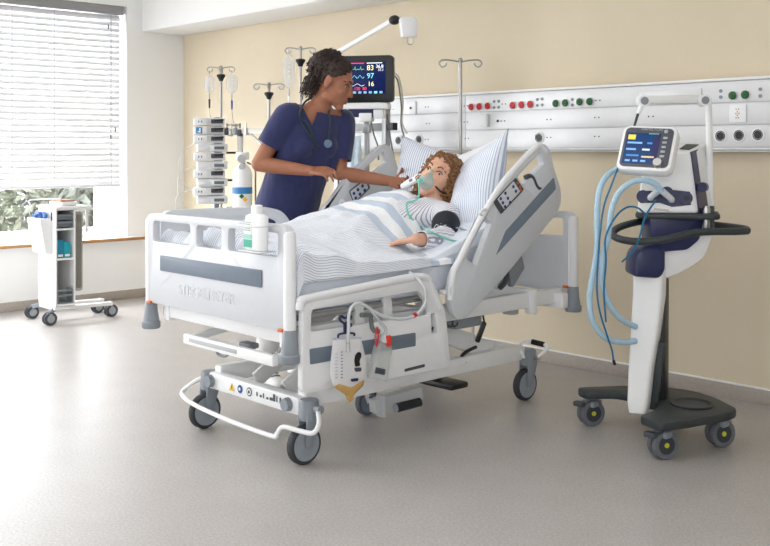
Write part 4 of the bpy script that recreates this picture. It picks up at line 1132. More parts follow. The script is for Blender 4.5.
for zc_, lb in ((0.74, 'upper of the two dark grey boxes on the trolley top shelf'), (0.692, 'lower of the two dark grey boxes on the trolley top shelf')):
    bx = thing('storage_box', lb, 'box', (TX1 - 0.07, (TY0+TY1)/2, zc_ - 0.023), 0, 'grey boxes on the trolley')
    MB().box((TX1 - 0.075, (TY0+TY1)/2, zc_), (0.14, TY1-TY0-0.034, 0.042), 0.006).build('body', mat('box_grey', (96, 104, 112), 0.5), bx)
    MB().box((TX1 - 0.003, (TY0+TY1)/2, zc_ + 0.009), (0.006, TY1-TY0-0.04, 0.012), 0.002).build('grip_edge', mat('box_edge', (124, 132, 140), 0.5), bx)
TEAL = mat('teal_card', (22, 132, 160), 0.5, noise_amt=0.1)
for y_, h_, lb, m_ in ((3.062, 0.10, 'tall teal carton on the middle shelf of the trolley, at its left', TEAL), (3.112, 0.085, 'turquoise carton on the middle shelf of the trolley, right one', mat('turquoise_card', (30, 160, 176), 0.5, noise_amt=0.1))):
    bx = thing('glove_box', lb, 'carton', (TX1 - 0.07, y_, 0.457), 0, 'cartons on the trolley')
    MB().box((TX1 - 0.075, y_, 0.458 + h_/2 + 0.012), (0.12, 0.046, h_ + 0.02), 0.003).build('carton', m_, bx)
    MB().box((TX1 - 0.0145, y_, 0.475), (0.003, 0.034, 0.016), 0).build('label_patch', WHITE, bx)
wb = thing('wire_tray', 'translucent grey tray on the bottom shelf of the trolley', 'tray', (TX1 - 0.07, (TY0+TY1)/2, 0.142))
GT = mat('smoke_grey', (150, 158, 162), 0.3, trans=0.3)
for z in (0.20, 0.235): MB().box((TX1 - 0.004, (TY0+TY1)/2, z), (0.008, TY1-TY0-0.03, 0.016), 0.003).build('front_bar', GT, wb)
MB().box((TX1 - 0.1, (TY0+TY1)/2, 0.147), (0.18, TY1-TY0-0.034, 0.008), 0.002).build('tray_base', GT, wb)
for s in (TY0 + 0.02, TY1 - 0.02): MB().box((TX1 - 0.05, s, 0.195), (0.09, 0.005, 0.10), 0.002).build('tray_side', GT, wb)
tp = thing('towel_dispenser', 'small white box with tan top lying on the trolley worktop', 'box', (-6.62, 3.12, TZ1 + 0.014))
MB().box((-6.62, 3.12, TZ1 + 0.03), (0.2, 0.12, 0.03), 0.01).build('box', WHITE, tp)
MB().box((-6.59, 3.11, TZ1 + 0.051), (0.13, 0.10, 0.014), 0.006).build('top', mat('tan_card', (176, 134, 104), 0.6), tp)
gl = MB(); rnd = random.Random(3)
for k in range(14):
    x_ = -6.70 + rnd.uniform(-0.06, 0.06); y_ = 2.985 + rnd.uniform(-0.02, 0.02)
    gl.tube([(x_, y_, 0.70), (x_ + rnd.uniform(-0.02, 0.02), y_, 0.755 + rnd.uniform(-0.02, 0.02)), (x_ + rnd.uniform(-0.04, 0.04), y_ + rnd.uniform(-0.03, 0.0), 0.745 + rnd.uniform(-0.03, 0.02))], 0.013, 8, sub=4, taper=0.6)
go = gl.build('disposable_gloves', mat('glove_blue', (96, 132, 196), 0.5, noise_amt=0.25, noise_scale=40)); tag(go, 'crumpled blue disposable gloves sticking out of the trolley side pocket', 'gloves', kind='stuff')

# ================================================================== things hung on the bed
UX = -2.79
ub = thing('urine_bag', 'clear urine drainage bag with yellow fluid hanging from the near side rail', 'urine bag', tuple(onX(349, 322, UX)))
def U(px, py, dx=0.0): q = onX(px, py, UX + dx); return q
CLEAR = mat('clear_vinyl', (252, 252, 255), 0.16, alpha=0.62)
def bag2(poly, th, m, nm, par, x0):
    yz_ = [(onX(a, b_, UX).y, onX(a, b_, UX).z) for a, b_ in poly]
    P = roundpoly(yz_, 0.012, 3)
    c = Vector((sum(p[0] for p in P)/len(P), sum(p[1] for p in P)/len(P)))
    rings = []
    for sc, dx in ((0.0, -1.0), (0.55, -0.92), (0.85, -0.55), (1.0, 0.0), (0.85, 0.55), (0.55, 0.92), (0.0, 1.0)):
        rings.append([Vector((x0 + dx*th/2, c.x + (p[0]-c.x)*max(sc, 0.01), c.y + (p[1]-c.y)*max(sc, 0.01))) for p in P])
    return MB().loft(rings).build(nm, m, par)
bag2([(333, 339), (361, 338), (367, 362), (365, 382), (351, 396), (348, 396), (333, 386), (329.5, 372)], 0.034, CLEAR, 'bag', ub, UX)
bag2([(333.5, 382), (348, 385), (365, 377), (364, 384), (353, 395), (351, 402), (348.5, 402), (346, 395), (334.5, 388)], 0.037, mat('urine', (208, 166, 92), 0.15, alpha=0.8), 'fluid', ub, UX)
MB().prism([(U(333, 340).y, U(333, 340).z), (U(361, 339).y, U(361, 339).z), (U(361, 337).y, U(361, 337).z), (U(333, 338).y, U(333, 338).z)], 0.006, YZ(UX - 0.003), 0).build('top_seam', mat('seam', (196, 198, 214), 0.4), ub)
hk = MB().tube([U(338, 338), U(339, 334.5), U(346, 333), U(354, 333.5), U(354, 336)], 0.004, 8)
hk.bar(U(345.5, 334), U(345, 322), 0.012, 0.012).tube([U(345, 324), U(340, 320), U(341, 316), U(345, 318), U(349, 315), U(351, 318), U(346, 323)], 0.0045, 8)
hk.ball(U(350, 325), 0.009)
hk.build('hanger', NAVY, ub)
MB().cyl(U(348, 340, 0.012), U(348, 352, 0.018), 0.007, 0.009, 12).build('drip_chamber', mat('clear_drip', (230, 232, 234)), ub)
tick = MB()
for k in range(9): tick.box(U(342, 352 + 3.2*k, 0.0175), (0.002, 0.008, 0.0022))
tick.build('scale_mark', DARKGREY, ub)
tick = MB()
for k in range(8): tick.box(U(336.5, 354 + 3.4*k, 0.015), (0.002, 0.011, 0.0016))
tick.build('print_mark', mat('print_blue', (150, 158, 180), 0.6), ub)
def blot(pts, m, nm, dx=0.018): MB().prism(roundpoly([(U(a, b_).y, U(a, b_).z) for a, b_ in pts], 0.006), 0.0016, YZ(UX + dx), 0).build(nm, m, ub)
blot([(352, 354), (355, 351), (358, 352), (358, 356), (356, 360), (357, 365), (352, 366), (351, 360)], BLACK, 'printed_emblem')
blot([(351, 367), (358, 366.5), (358, 370.5), (352, 371)], DARKGREY, 'printed_emblem')
blot([(347.5, 378), (355, 377), (355, 380), (348, 381)], NAVY, 'outlet_valve')
TUBE = mat('clear_tube', (220, 224, 228), 0.2, alpha=0.8)
MB().tube([U(348, 342, 0.015), U(348.5, 330, 0.02), U(349.5, 312, 0.02), U(356, 303.5, 0.02), U(366, 306, 0.02), U(376, 313, 0.02), U(390, 318, 0.02), U(405, 318.5, 0.02), U(417, 314, 0.02), U(425, 303, 0.02), U(425, 290, 0.02), U(418, 279, -0.02), U(409, 272, -0.055)], 0.0065, 10).build('drain_tube', TUBE, ub)
MB().cyl(U(413.5, 316.2, 0.02), U(416, 314.5, 0.02), 0.009, 0.009, 12).build('red_clamp', RED, ub)

dbt = thing('drain_bottle', 'clear suction drain bottle with red valve, hung right of the urine bag', 'bottle', tuple(onX(378, 340, UX)))
axis0, axis1 = U(385, 336, 0.0), U(377, 380, 0.01)
z_ = (axis0 - axis1).normalized(); x_ = Vector((0, 1, 0)); x_ = (x_ - z_*x_.dot(z_)).normalized(); y_ = z_.cross(x_)
Mb = Matrix((x_, y_, z_)).transposed().to_4x4(); Mb.translation = axis1
L = (axis0 - axis1).length
MB().loft([[Vector((p[0]*s, p[1]*s, zz)) for p in rrect(-0.042, -0.02, 0.042, 0.02, 0.016)] for zz, s in ((0, 0.93), (0.006, 1.0), (L*0.72, 1.0), (L*0.82, 0.85), (L*0.86, 0.5), (L, 0.45))], Mb).build('bottle', mat('bottle_clear', (206, 212, 210), 0.1, alpha=0.4), dbt)
MB().cyl(Mb @ Vector((0, 0, L*0.84)), Mb @ Vector((0, 0, L*1.02)), 0.022, 0.02, 16).build('cap', mat('cap_grey', (190, 194, 196), 0.35), dbt)
MB().box(U(388.5, 341, 0.02), (0.016, 0.022, 0.042), 0.005).build('valve', mat('valve_red', (226, 60, 40), 0.4), dbt)
MB().tube([U(377, 327, 0.01), U(378.5, 334, 0.015), U(378, 342, 0.02), U(376.5, 346, 0.02), U(375.5, 338, 0.02), U(377, 328, 0.012)], 0.0035, 8).build('tag', mat('tag_red', (200, 60, 70), 0.4), dbt)
MB().box((0, 0, 0), (0.05, 0.004, 0.022), 0.001, Mb @ Matrix.Translation((-0.012, -0.0215, L*0.2))).build('scale_label', DARKGREY, dbt)
MB().tube([U(384, 336, 0.0), U(386, 330, 0.01), U(383, 325, 0.015), U(377, 318, 0.02), U(370, 309, 0.02)], 0.006, 10).build('tube', TUBE, dbt)
MB().tube([U(361, 315, -0.0), U(370, 315, 0.0), U(371, 317, 0.0), U(372, 327, 0.0), U(375, 331, 0.004), U(379, 331, 0.006)], 0.009, 8, sub=3).build('hanging_bracket', mat('bracket_dark', (110, 118, 116), 0.5), dbt)

# disinfectant bottle in a wire holder on the footboard
bt0 = onY(257, 250, 2.165)
bt = thing('disinfectant_bottle', 'white plastic disinfectant bottle with green label hooked on the footboard', 'bottle', tuple(bt0))
H_ = onY(257, 205, 2.165).z - bt0.z
def ell(rx, ry, z, n=24): return [Vector((bt0.x + rx*math.copysign(abs(math.cos(t))**0.75, math.cos(t)), 2.165 + ry*math.copysign(abs(math.sin(t))**0.75, math.sin(t)), bt0.z + z)) for t in [2*math.pi*k/n for k in range(n)]]
MB().loft([ell(0.054, 0.021, 0), ell(0.057, 0.024, 0.006), ell(0.057, 0.024, H_*0.72), ell(0.054, 0.022, H_*0.76), ell(0.028, 0.018, H_*0.80), ell(0.021, 0.018, H_*0.81), ell(0.021, 0.018, H_*0.99), ell(0.018, 0.015, H_)]).build('bottle', WHITE, bt)
xl = bt0.x - 0.022
MB().box((xl, 2.1405, bt0.z + H_*0.35), (0.05, 0.002, H_*0.62), 0.0005).build('label', mat('bottle_label', (226, 232, 230), 0.5), bt)
MB().box((xl, 2.1395, bt0.z + H_*0.15), (0.05, 0.001, H_*0.17), 0).build('green_block', mat('label_green', (60, 168, 142), 0.5), bt)
MB().box((xl, 2.1395, bt0.z + H_*0.30), (0.05, 0.001, H_*0.10), 0).build('pale_green_block', mat('label_pale_green', (150, 206, 190), 0.5), bt)
for k in range(5): MB().box((xl - 0.004, 2.1395, bt0.z + H_*(0.44 + 0.045*k)), (0.036 if k % 2 else 0.042, 0.001, 0.003), 0).build('print_line', mat('print_grey2', (140, 150, 150), 0.6), bt)
MB().tube([(bt0.x - 0.074, 2.20, bt0.z + 0.10), (bt0.x - 0.074, 2.13, bt0.z + 0.09), (bt0.x + 0.074, 2.13, bt0.z + 0.09), (bt0.x + 0.074, 2.20, bt0.z + 0.10)], 0.0025, 6, sub=3).build('wire_holder', mat('wire_white', (214, 216, 218), 0.3), bt)
MB().box((bt0.x, 2.165, bt0.z - 0.004), (0.14, 0.07, 0.004), 0.001).build('holder_plate', mat('wire_white', (214, 216, 218)), bt)
# ================================================================== ventilator on its cart
VO = Vector((-2.31, 3.70, 0)); VYAW = R(-19)
ve = thing('ventilator', 'white and navy intensive care ventilator on a dark wheeled cart, blue hoses at its side', 'ventilator', tuple(VO))
VL = Matrix.Translation(VO) @ Matrix.Rotation(VYAW, 4, 'Z')
CARTD = mat('cart_dark', (52, 58, 60), 0.5, noise_amt=0.05)
def hexa(c8, bev, m, nm, par, seg=3):
    bm = bmesh.new(); vs = [bm.verts.new(p) for p in c8]
    for f in ((0, 1, 2, 3), (7, 6, 5, 4), (0, 4, 5, 1), (1, 5, 6, 2), (2, 6, 7, 3), (3, 7, 4, 0)): bm.faces.new([vs[i] for i in f])
    bmesh.ops.recalc_face_normals(bm, faces=bm.faces[:])
    bmesh.ops.bevel(bm, geom=bm.edges[:], offset=bev, segments=seg, affect='EDGES', profile=0.5)
    return MB().bm(bm).build(nm, m, par)
def onPlane(px, py, p0, n):
    a, b = at(px, py, 1.0), at(px, py, 2.0); d = b - a
    return a + d*((Vector(p0) - a).dot(n)/d.dot(n))
# base plate
outl = roundpoly([(-0.275, -0.195), (-0.185, -0.215), (-0.14, -0.09), (-0.03, -0.045), (0.10, -0.05), (0.17, -0.13), (0.215, -0.245), (0.345, -0.245), (0.352, -0.12), (0.325, 0.13), (0.29, 0.19), (0.12, 0.235), (0.0, 0.235), (-0.12, 0.17), (-0.215, 0.02)], 0.035, 5)
bpv = MB().prism(outl, 0.034, VL @ Matrix.Translation((0, 0, 0.128)), 0.008).build('base_plate', CARTD, ve)
MB().lathe([(0.072, 0), (0.086, 0), (0.088, 0.006), (0.084, 0.010), (0.076, 0.008), (0.072, 0.003)], VL @ Matrix.Translation((0.17, 0.06, 0.160)), 36).build('bottle_ring', mat('cart_dark2', (44, 48, 50), 0.45), bpv)
MB().lathe([(0, 0), (0.072, 0), (0.072, 0.003), (0, 0.002)], VL @ Matrix.Translation((0.17, 0.06, 0.160)), 36).build('ring_floor', mat('cart_dark3', (60, 66, 70), 0.5), bpv)
Bq = onZ(668, 421, 0)
HUBY = mat('hub_yellow', (196, 200, 60), 0.5)
for (cx, cy), px_ in (((-2.579, 3.638), 591), ((-2.111, 3.454), 663), ((-2.039, 3.763), 720), ((Bq.x, Bq.y), 668)):
    q = MB()
    q.cyl((cx, cy + 0.012, 0.10), (cx, cy + 0.012, 0.13), 0.02, 0.022, 16).box((cx, cy + 0.006, 0.096), (0.072, 0.07, 0.03), 0.012)
    q.build('castor', MIDGREY, ve); cf = bpy.data.objects[q and COL.objects[-1].name]
    if px_ != 720: MB().box((cx - 0.02, cy - 0.055, 0.098), (0.05, 0.03, 0.022), 0.006).build('brake_lever', DARKGREY, cf)
    for s in (-0.016, 0.016):
        T = Matrix.Translation((cx, cy, 0.056)) @ Matrix.Rotation(R(-25), 4, 'Z') @ Matrix.Translation((s, 0, 0)) @ Matrix.Rotation(R(90), 4, 'Y')
        MB().lathe([(0.036, -0.012), (0.053, -0.012), (0.056, -0.007), (0.056, 0.007), (0.053, 0.012), (0.036, 0.012)], T, 30).build('tyre', mat('tyre_pale', (104, 108, 114), 0.6), cf)
        MB().lathe([(0, -0.009), (0.037, -0.011), (0.037, 0.011), (0, 0.009)], T, 26).build('wheel_disc', mat('disc_dark', (58, 62, 68), 0.5), cf)
        MB().lathe([(0, -0.0135), (0.010, -0.0135), (0.010, 0.0135), (0, 0.0135)], T, 16).build('hub_dot', HUBY, cf)
# column
wa, wb_ = cdir(0.9, -0.43), cdir(0.43, 0.9)
rings = []
for py, cx, hw, hd in ((410, 640, 0.036, 0.06), (400, 640, 0.042, 0.062), (366, 642.5, 0.047, 0.06), (324, 647, 0.056, 0.058), (295, 649.5, 0.060, 0.056), (268, 650, 0.060, 0.056)):
    c = at(cx, py, 4.14)
    rings.append([c + wa*p[0] + wb_*p[1] for p in rrect(-hw, -hd, hw, hd, 0.016, 4)])
MB().loft(rings).build('column', PAINTW, ve)
MB().bar(at(660, 408, 4.2), at(660.5, 278, 4.2), 0.055, 0.10, 0.008, up=tuple(wb_)).build('rail_slot', BLACK, ve)
MB().bar(at(653.5, 408, 4.17), at(660, 340, 4.17), 0.05, 0.09, 0.008, up=tuple(wb_)).build('slot_cover', CARTD, ve)
vfr = lambda d: frame(at(385, 150, d), (CC, SS, 0), (0, 0, 1))    # upright plane across the cart
def vpoly(pts, d, th, r, m, nm, bev=0.01):
    P = roundpoly([((p[0]-385)/1001*d, -(p[1]-150)/1001*d) for p in pts], r)
    return MB().prism(P, th, frame(at(385, 150, d + th), (CC, SS, 0), (0, 0, 1)), bev).build(nm, m, ve)
vpoly([(662, 281), (686, 271), (705, 258), (713, 238), (717, 214), (702, 214), (697, 233), (686, 245), (662, 251)], 4.14, 0.12, 0.03, PAINTW, 'arm_cover', 0.02)
vpoly([(633.5, 277), (635, 257), (640, 249), (649, 246.5), (666, 249), (666, 270), (661, 279)], 4.06, 0.16, 0.02, NAVY, 'column_cap', 0.015)
vpoly([(649, 214), (706, 214), (700, 240), (688, 250), (664, 252), (652, 248)], 4.12, 0.16, 0.015, NAVY, 'neck', 0.012)
# platform
pc = at(678, 214.5, 4.2)
MB().prism(roundpoly([(-0.17, -0.13), (0.165, -0.13), (0.165, 0.13), (-0.17, 0.13)], 0.04), 0.024, frame(pc - Vector((0, 0, 0.012)), cdir(0.96, -0.28), cdir(0.28, 0.96)), 0.008).build('platform', CARTD, ve)
# push handle loop
MB().tube([at(x, y, d) for x, y, d in ((747, 231, 4.02), (735, 231.5, 4.0), (697, 232.5, 3.97), (664, 239.5, 3.95), (635, 241.5, 3.98), (617, 238, 4.04), (613, 233, 4.1), (620, 227, 4.16), (638, 222, 4.24), (655, 221, 4.3), (690, 223, 4.36), (725, 226, 4.28), (745, 229, 4.1), (747, 231, 4.02))], 0.0148, 12).build('push_handle', CARTD, ve)
# machine body
BLf, BRf, BRb, BLb = at(636, 213, 4.12), at(697, 213.5, 4.06), at(717, 211, 4.3), at(655, 209, 4.36)
TLf, TRf, TRb, TLb = at(644, 150, 4.16), at(689.5, 152, 4.11), at(707, 143, 4.3), at(661, 142, 4.36)
body = hexa([BLf, BRf, BRb, BLb, TLf, TRf, TRb, TLb], 0.014, PAINTW, 'housing', ve)
nf = (BRf - BLf).cross(TLf - BLf).normalized()
if nf.dot(Vector((0, 0, 1.2)) - BLf) < 0: nf = -nf
ns = (BRb - BRf).cross(TRf - BRf).normalized()
if ns.dot(Vector((0, 0, 1.2)) - BRf) < 0: ns = -ns
def strip_on(pts, p0, n, th, m, nm, par, off=0.0):
    q = [onPlane(x, y, p0, n) + n*off for x, y in pts]
    b = MB(); k = len(q)
    b.add(q + [p + n*th for p in q], [tuple(range(k))[::-1], tuple(range(k, 2*k))] + [(i, (i+1) % k, k+(i+1) % k, k+i) for i in range(k)])
    return b.build(nm, m, par)
strip_on([(690.3, 152), (699, 148.5), (708, 212), (698.3, 213)], BRf, ns, 0.005, NAVY, 'navy_stripe', body, -0.001)
nt_ = (TRf - TLf).cross(TLb - TLf).normalized()
if nt_.z < 0: nt_ = -nt_
cA = TRf*0.75 + TRb*0.2 + TLf*0.05; 
b = MB(); q = [TLf*0.30+TRf*0.50+TRb*0.2, TRf*0.72+TRb*0.2+TLf*0.08, TRb*0.65+TRf*0.27+TLb*0.08, TLb*0.35+TRb*0.4+TRf*0.25]
b.add([p + nt_*0.001 for p in q] + [p + nt_*0.004 for p in q], [(0, 1, 2, 3), (7, 6, 5, 4), (0, 4, 5, 1), (1, 5, 6, 2), (2, 6, 7, 3), (3, 7, 4, 0)])
b.build('top_recess', CARTD, body)
strip_on([(639, 191), (651, 191), (662, 194), (672, 190), (690, 192), (691, 205), (672, 207), (660, 203), (640, 203)], BLf, nf, 0.006, NAVY, 'port_recess', body, 0.0)
def port(px, py, r, ln, m, nm, r2=None):
    p = onPlane(px, py, BLf, nf)
    return MB().cyl(p, p + nf*ln, r, r2 or r, 20).build(nm, m, body)
port(643, 197, 0.026, 0.018, NAVY, 'port'); port(667, 193, 0.024, 0.02, NAVY, 'port'); port(686, 198.5, 0.026, 0.018, NAVY, 'port')
p = onPlane(686.5, 198.8, BLf, nf); MB().cyl(p + nf*0.016, p + nf*0.0195, 0.012, 0.012, 16).build('port_hole', BLACK, body)
CONN = mat('connector_grey', (214, 218, 224), 0.35)
for (x0, y0), (x1, y1) in (((651, 198), (658, 193)), ((671, 200), (662, 193))):
    a = onPlane(x0, y0, BLf, nf)
    MB().tube([a, a + nf*0.03, onPlane(x1, y1, BLf, nf) + nf*0.055], 0.013, 14, sub=5).build('elbow_connector', CONN, body)
strip_on([(654, 208), (669, 209.5), (669, 211.5), (654, 210)], BLf, nf, 0.004, mat('tag_beige', (206, 200, 186), 0.5), 'name_strip', body)
# screen
yw, pt_ = R(30), R(30)
sx = cdir(math.cos(yw), -math.sin(yw), -0.045); sup = (cdir(math.sin(yw), math.cos(yw))*math.sin(pt_) + Vector((0, 0, math.cos(pt_))))
sf = frame(at(647, 148.2, 4.0), sx, sup)
SWd, SHt = 0.222, 0.208
so_ = MB().prism(rrect(-SWd/2, -SHt/2, SWd/2, SHt/2, 0.03), 0.055, sf @ Matrix.Translation((0, 0, -0.05)), 0.012).build('screen_housing', PAINTW, ve)
MB().prism(rrect(-SWd/2 + 0.014, -SHt/2 + 0.014, SWd/2 - 0.014, SHt/2 - 0.014, 0.02), 0.003, sf @ Matrix.Translation((0, 0, 0.0045)), 0.001).build('bezel', mat('bezel_grey', (86, 88, 96), 0.4), so_)
def SM(x, y, z): return sf @ Matrix.Translation((x, y, z))
MB().box((0, 0, 0), (0.136, 0.142, 0.002), 0, SM(-0.020, -0.006, 0.008)).build('display', mat('vent_screen', (16, 50, 96), 0.15, emit=(18, 56, 104), emit_s=0.5), so_)
gv = lambda n, c: glow('v' + n, c, 0.7)
for x, y, w_, h_, m_ in ((-0.066, 0.044, 0.03, 0.022, gv('y', (214, 190, 70))), (0.02, 0.062, 0.04, 0.004, gv('g', (90, 160, 130))), (-0.05, 0.018, 0.06, 0.008, gv('b', (120, 160, 200))), (0.01, 0.018, 0.02, 0.008, gv('b2', (70, 120, 180))), (-0.06, -0.012, 0.04, 0.008, gv('b', (120, 160, 200))), (0.0, -0.012, 0.03, 0.008, gv('w', (200, 210, 214))), (-0.05, -0.04, 0.05, 0.008, gv('b2', (70, 120, 180))), (0.012, -0.045, 0.05, 0.007, gv('o', (200, 180, 140))), (-0.066, -0.064, 0.02, 0.008, gv('b', (120, 160, 200))), (-0.035, -0.064, 0.02, 0.008, gv('b', (120, 160, 200))), (-0.004, -0.064, 0.02, 0.008, gv('b', (120, 160, 200)))):
    MB().box((0, 0, 0), (w_, h_, 0.001), 0, SM(x, y, 0.0095)).build('readout', m_, so_)
MB().box((0, 0, 0), (0.022, 0.12, 0.0008), 0, SM(0.036, 0.0, 0.0093)).build('side_panel_display', mat('vent_purple', (44, 40, 84), 0.2, emit=(44, 40, 84), emit_s=0.4), so_)
for k in range(5): MB().box((0, 0, 0), (0.018, 0.010, 0.004), 0.002, SM(0.068, 0.045 - 0.021*k, 0.0095)).build('key', mat('key_silver', (176, 180, 188), 0.3), so_)
MB().cyl(SM(0.066, 0.075, 0.007).translation, SM(0.066, 0.075, 0.011).translation, 0.008, 0.008, 16).build('key', mat('key_silver', (176, 180, 188)), so_)
MB().cyl(SM(0.058, -0.073, 0.006).translation, SM(0.058, -0.073, 0.026).translation, 0.02, 0.017, 24).build('rotary_knob', STEEL, so_)
text('brand_lettering', 'HAMILTON', 0.017, mat('letter_grey', (170, 174, 182), 0.4), so_, SM(-0.035, 0.082, 0.0078), 0.0004)
MB().bar(sf @ Vector((0.03, 0, -0.05)), onPlane(668, 165, BLf, nf), 0.06, 0.08, 0.01).build('screen_bracket', PAINTW, ve)
# support arm on its pole
MB().cyl(at(710.5, 212, 4.26), at(708.5, 98, 4.26), 0.016, 0.013, 18).build('support_pole', PAINTW, ve)
ARM = PAINTW
MB().bar(at(644, 100, 4.18), at(704, 99.5, 4.24), 0.03, 0.036, 0.012).build('support_arm', ARM, ve)
for x, y, d in ((643.5, 101, 4.165), (704, 100.5, 4.215)):
    c = at(x, y, d)
    jn = MB().cyl(c + cdir(0, 0.03), c - cdir(0, 0.02), 0.026, 0.024, 24).build('arm_joint', ARM, ve)
    MB().cyl(c - cdir(0, 0.019), c - cdir(0, 0.023), 0.017, 0.016, 20).build('joint_cap', MIDGREY, jn)
MB().cyl(at(641.5, 106, 4.15), at(638, 114, 4.14), 0.012, 0.009, 14).build('support_arm', ARM, ve)
MB().cyl(at(638, 114, 4.14), at(631, 137, 4.1), 0.006, 0.004, 10).build('arm_rod', DARKGREY, ve)
c = at(704, 187, 4.12); MB().cyl(c, c + cdir(-0.02, -0.04), 0.02, 0.02, 18).build('clamp_knob', NAVY, ve)
MB().cyl(at(706, 206, 4.1), at(706.5, 232, 4.1), 0.011, 0.011, 14).cyl(at(706, 208, 4.1), at(706, 213, 4.1), 0.02, 0.02, 14).build('pole_clamp', STEEL, ve)
MB().cyl(at(712, 206, 4.1), at(712.5, 230, 4.1), 0.009, 0.009, 14).build('pole_clamp', DARKGREY, ve)
# hoses
HOSE = mat('hose_blue', (186, 220, 240), 0.22, alpha=0.8, noise_amt=0.04)
def ribbed(pts, r, nm, m):
    P = smooth(pts, 14); b = MB(); n = 12
    vs, fs = [], []; nrm = None
    L = 0
    for i, p in enumerate(P):
        t = (P[min(i+1, len(P)-1)] - P[max(i-1, 0)]).normalized()
        if nrm is None: nrm = t.orthogonal().normalized()
        nrm = (nrm - t*nrm.dot(t)).normalized(); bn = t.cross(nrm)
        rr = r*(1.0 + (0.10 if i % 2 else -0.06))
        for k in range(n):
            a = 2*math.pi*k/n; vs.append(p + (nrm*math.cos(a) + bn*math.sin(a))*rr)
    for i in range(len(P)-1):
        for k in range(n): fs.append((i*n+k, i*n+(k+1) % n, (i+1)*n+(k+1) % n, (i+1)*n+k))
    fs.append(tuple(range(n))[::-1]); fs.append(tuple(range((len(P)-1)*n, len(P)*n)))
    return b.add(vs, fs).build(nm, m, ve)
AT = lambda L: [at(*q) for q in L]
ribbed(AT([(630, 166, 4.1), (617, 169, 4.06), (605, 178, 4.02), (598.5, 195, 4.0), (597, 222, 4.0), (597, 250, 4.0), (592, 280, 4.0), (589.5, 300, 4.0), (593, 322, 4.0), (606, 338, 4.02), (622, 342, 4.06), (636, 341, 4.1)]), 0.0115, 'breathing_hose', HOSE)
ribbed(AT([(662, 192, 3.99), (655, 184, 3.98), (643, 180, 3.97), (630, 183, 3.96), (618, 194, 3.96), (611, 212, 3.96), (608, 238, 3.97), (603, 258, 3.98), (602, 280, 3.98), (608, 302, 4.0), (620, 318, 4.03), (636, 327, 4.1)]), 0.0115, 'breathing_hose', HOSE)
TB = mat('sensor_line_blue', (20, 108, 150), 0.35)
for L in ([(618, 168, 4.02), (612, 184, 3.98), (604, 206, 3.97), (600, 235, 3.97), (598, 262, 3.97), (597, 290, 3.97), (600, 312, 3.97), (607, 335, 3.98), (612, 350, 4.0), (613.5, 361, 4.0)],
          [(656, 200, 4.0), (648, 212, 3.96), (643, 224, 3.93), (640, 236, 3.93), (634, 250, 3.97), (622, 262, 4.0)],
          [(645, 214, 3.99), (638, 208, 3.98), (628, 207, 3.97), (618, 214, 3.96), (609, 228, 3.95), (605, 242, 3.95), (606, 262, 3.95), (604, 290, 3.96), (606, 322, 3.96)]):
    MB().tube(AT(L), 0.0038, 8).build('sensor_line', TB, ve)
MB().cyl(at(613.5, 360, 4.0), at(615, 365, 4.0), 0.006, 0.006, 10).build('line_plug', BLACK, ve)
# ================================================================== people
from mathutils.bvhtree import BVHTree
SKIN_N = mat('skin_brown', (158, 104, 78), 0.5, noise_amt=0.06, noise_scale=30, sss=0.08)
SKIN_P = mat('skin_light', (222, 172, 146), 0.5, noise_amt=0.06, noise_scale=30, sss=0.08)
def blob(mb, name, mats, parent, voxel, it=6, fac=0.5, slotf=None, post=None):
    """one continuous surface from overlapping shapes"""
    me = mb.mesh('tmp'); o = bpy.data.objects.new('tmp', me); COL.objects.link(o)
    bm = bmesh.new(); bm.from_mesh(me); bmesh.ops.recalc_face_normals(bm, faces=bm.faces[:]); bm.to_mesh(me); bm.free()
    r = o.modifiers.new('r', 'REMESH'); r.mode = 'VOXEL'; r.voxel_size = voxel; r.use_smooth_shade = True
    s = o.modifiers.new('s', 'SMOOTH'); s.factor = fac; s.iterations = it
    nm = bpy.data.meshes.new_from_object(o.evaluated_get(bpy.context.evaluated_depsgraph_get()))
    bpy.data.objects.remove(o); bpy.data.meshes.remove(me)
    nm.materials.clear()
    for m in (mats if isinstance(mats, (list, tuple)) else [mats]): nm.materials.append(m)
    if post: post(nm)
    if slotf:
        for p in nm.polygons: p.material_index = slotf(p.center)
    bv = BVHTree.FromPolygons([v.co.copy() for v in nm.vertices], [tuple(p.vertices) for p in nm.polygons])
    if parent is not None:
        I = wmat(parent).inverted()
        for v in nm.vertices: v.co = I @ v.co
    nm.shade_smooth()
    o = bpy.data.objects.new(name, nm); COL.objects.link(o)
    if parent is not None: o.parent = parent; WM[o.name] = wmat(parent)
    return o, bv
def cap(mb, a, b, r0, r1=None):
    a, b = Vector(a), Vector(b); r1 = r0 if r1 is None else r1
    mb.cyl(a, b, r0, r1, 18); mb.ball(a, r0, n=18, m=12); mb.ball(b, r1, n=18, m=12)
def chain(mb, pts, rs):
    for i in range(len(pts)-1): cap(mb, pts[i], pts[i+1], rs[i], rs[i+1])
def torso(mb, rings, n=26):
    out = []
    for c, W, D, hw, hd in rings:
        c, W, D = Vector(c), Vector(W).normalized(), Vector(D).normalized()
        out.append([c + W*hw*math.copysign(abs(math.cos(t))**0.85, math.cos(t)) + D*hd*math.copysign(abs(math.sin(t))**0.85, math.sin(t)) for t in [2*math.pi*k/n for k in range(n)]])
    mb.loft(out)
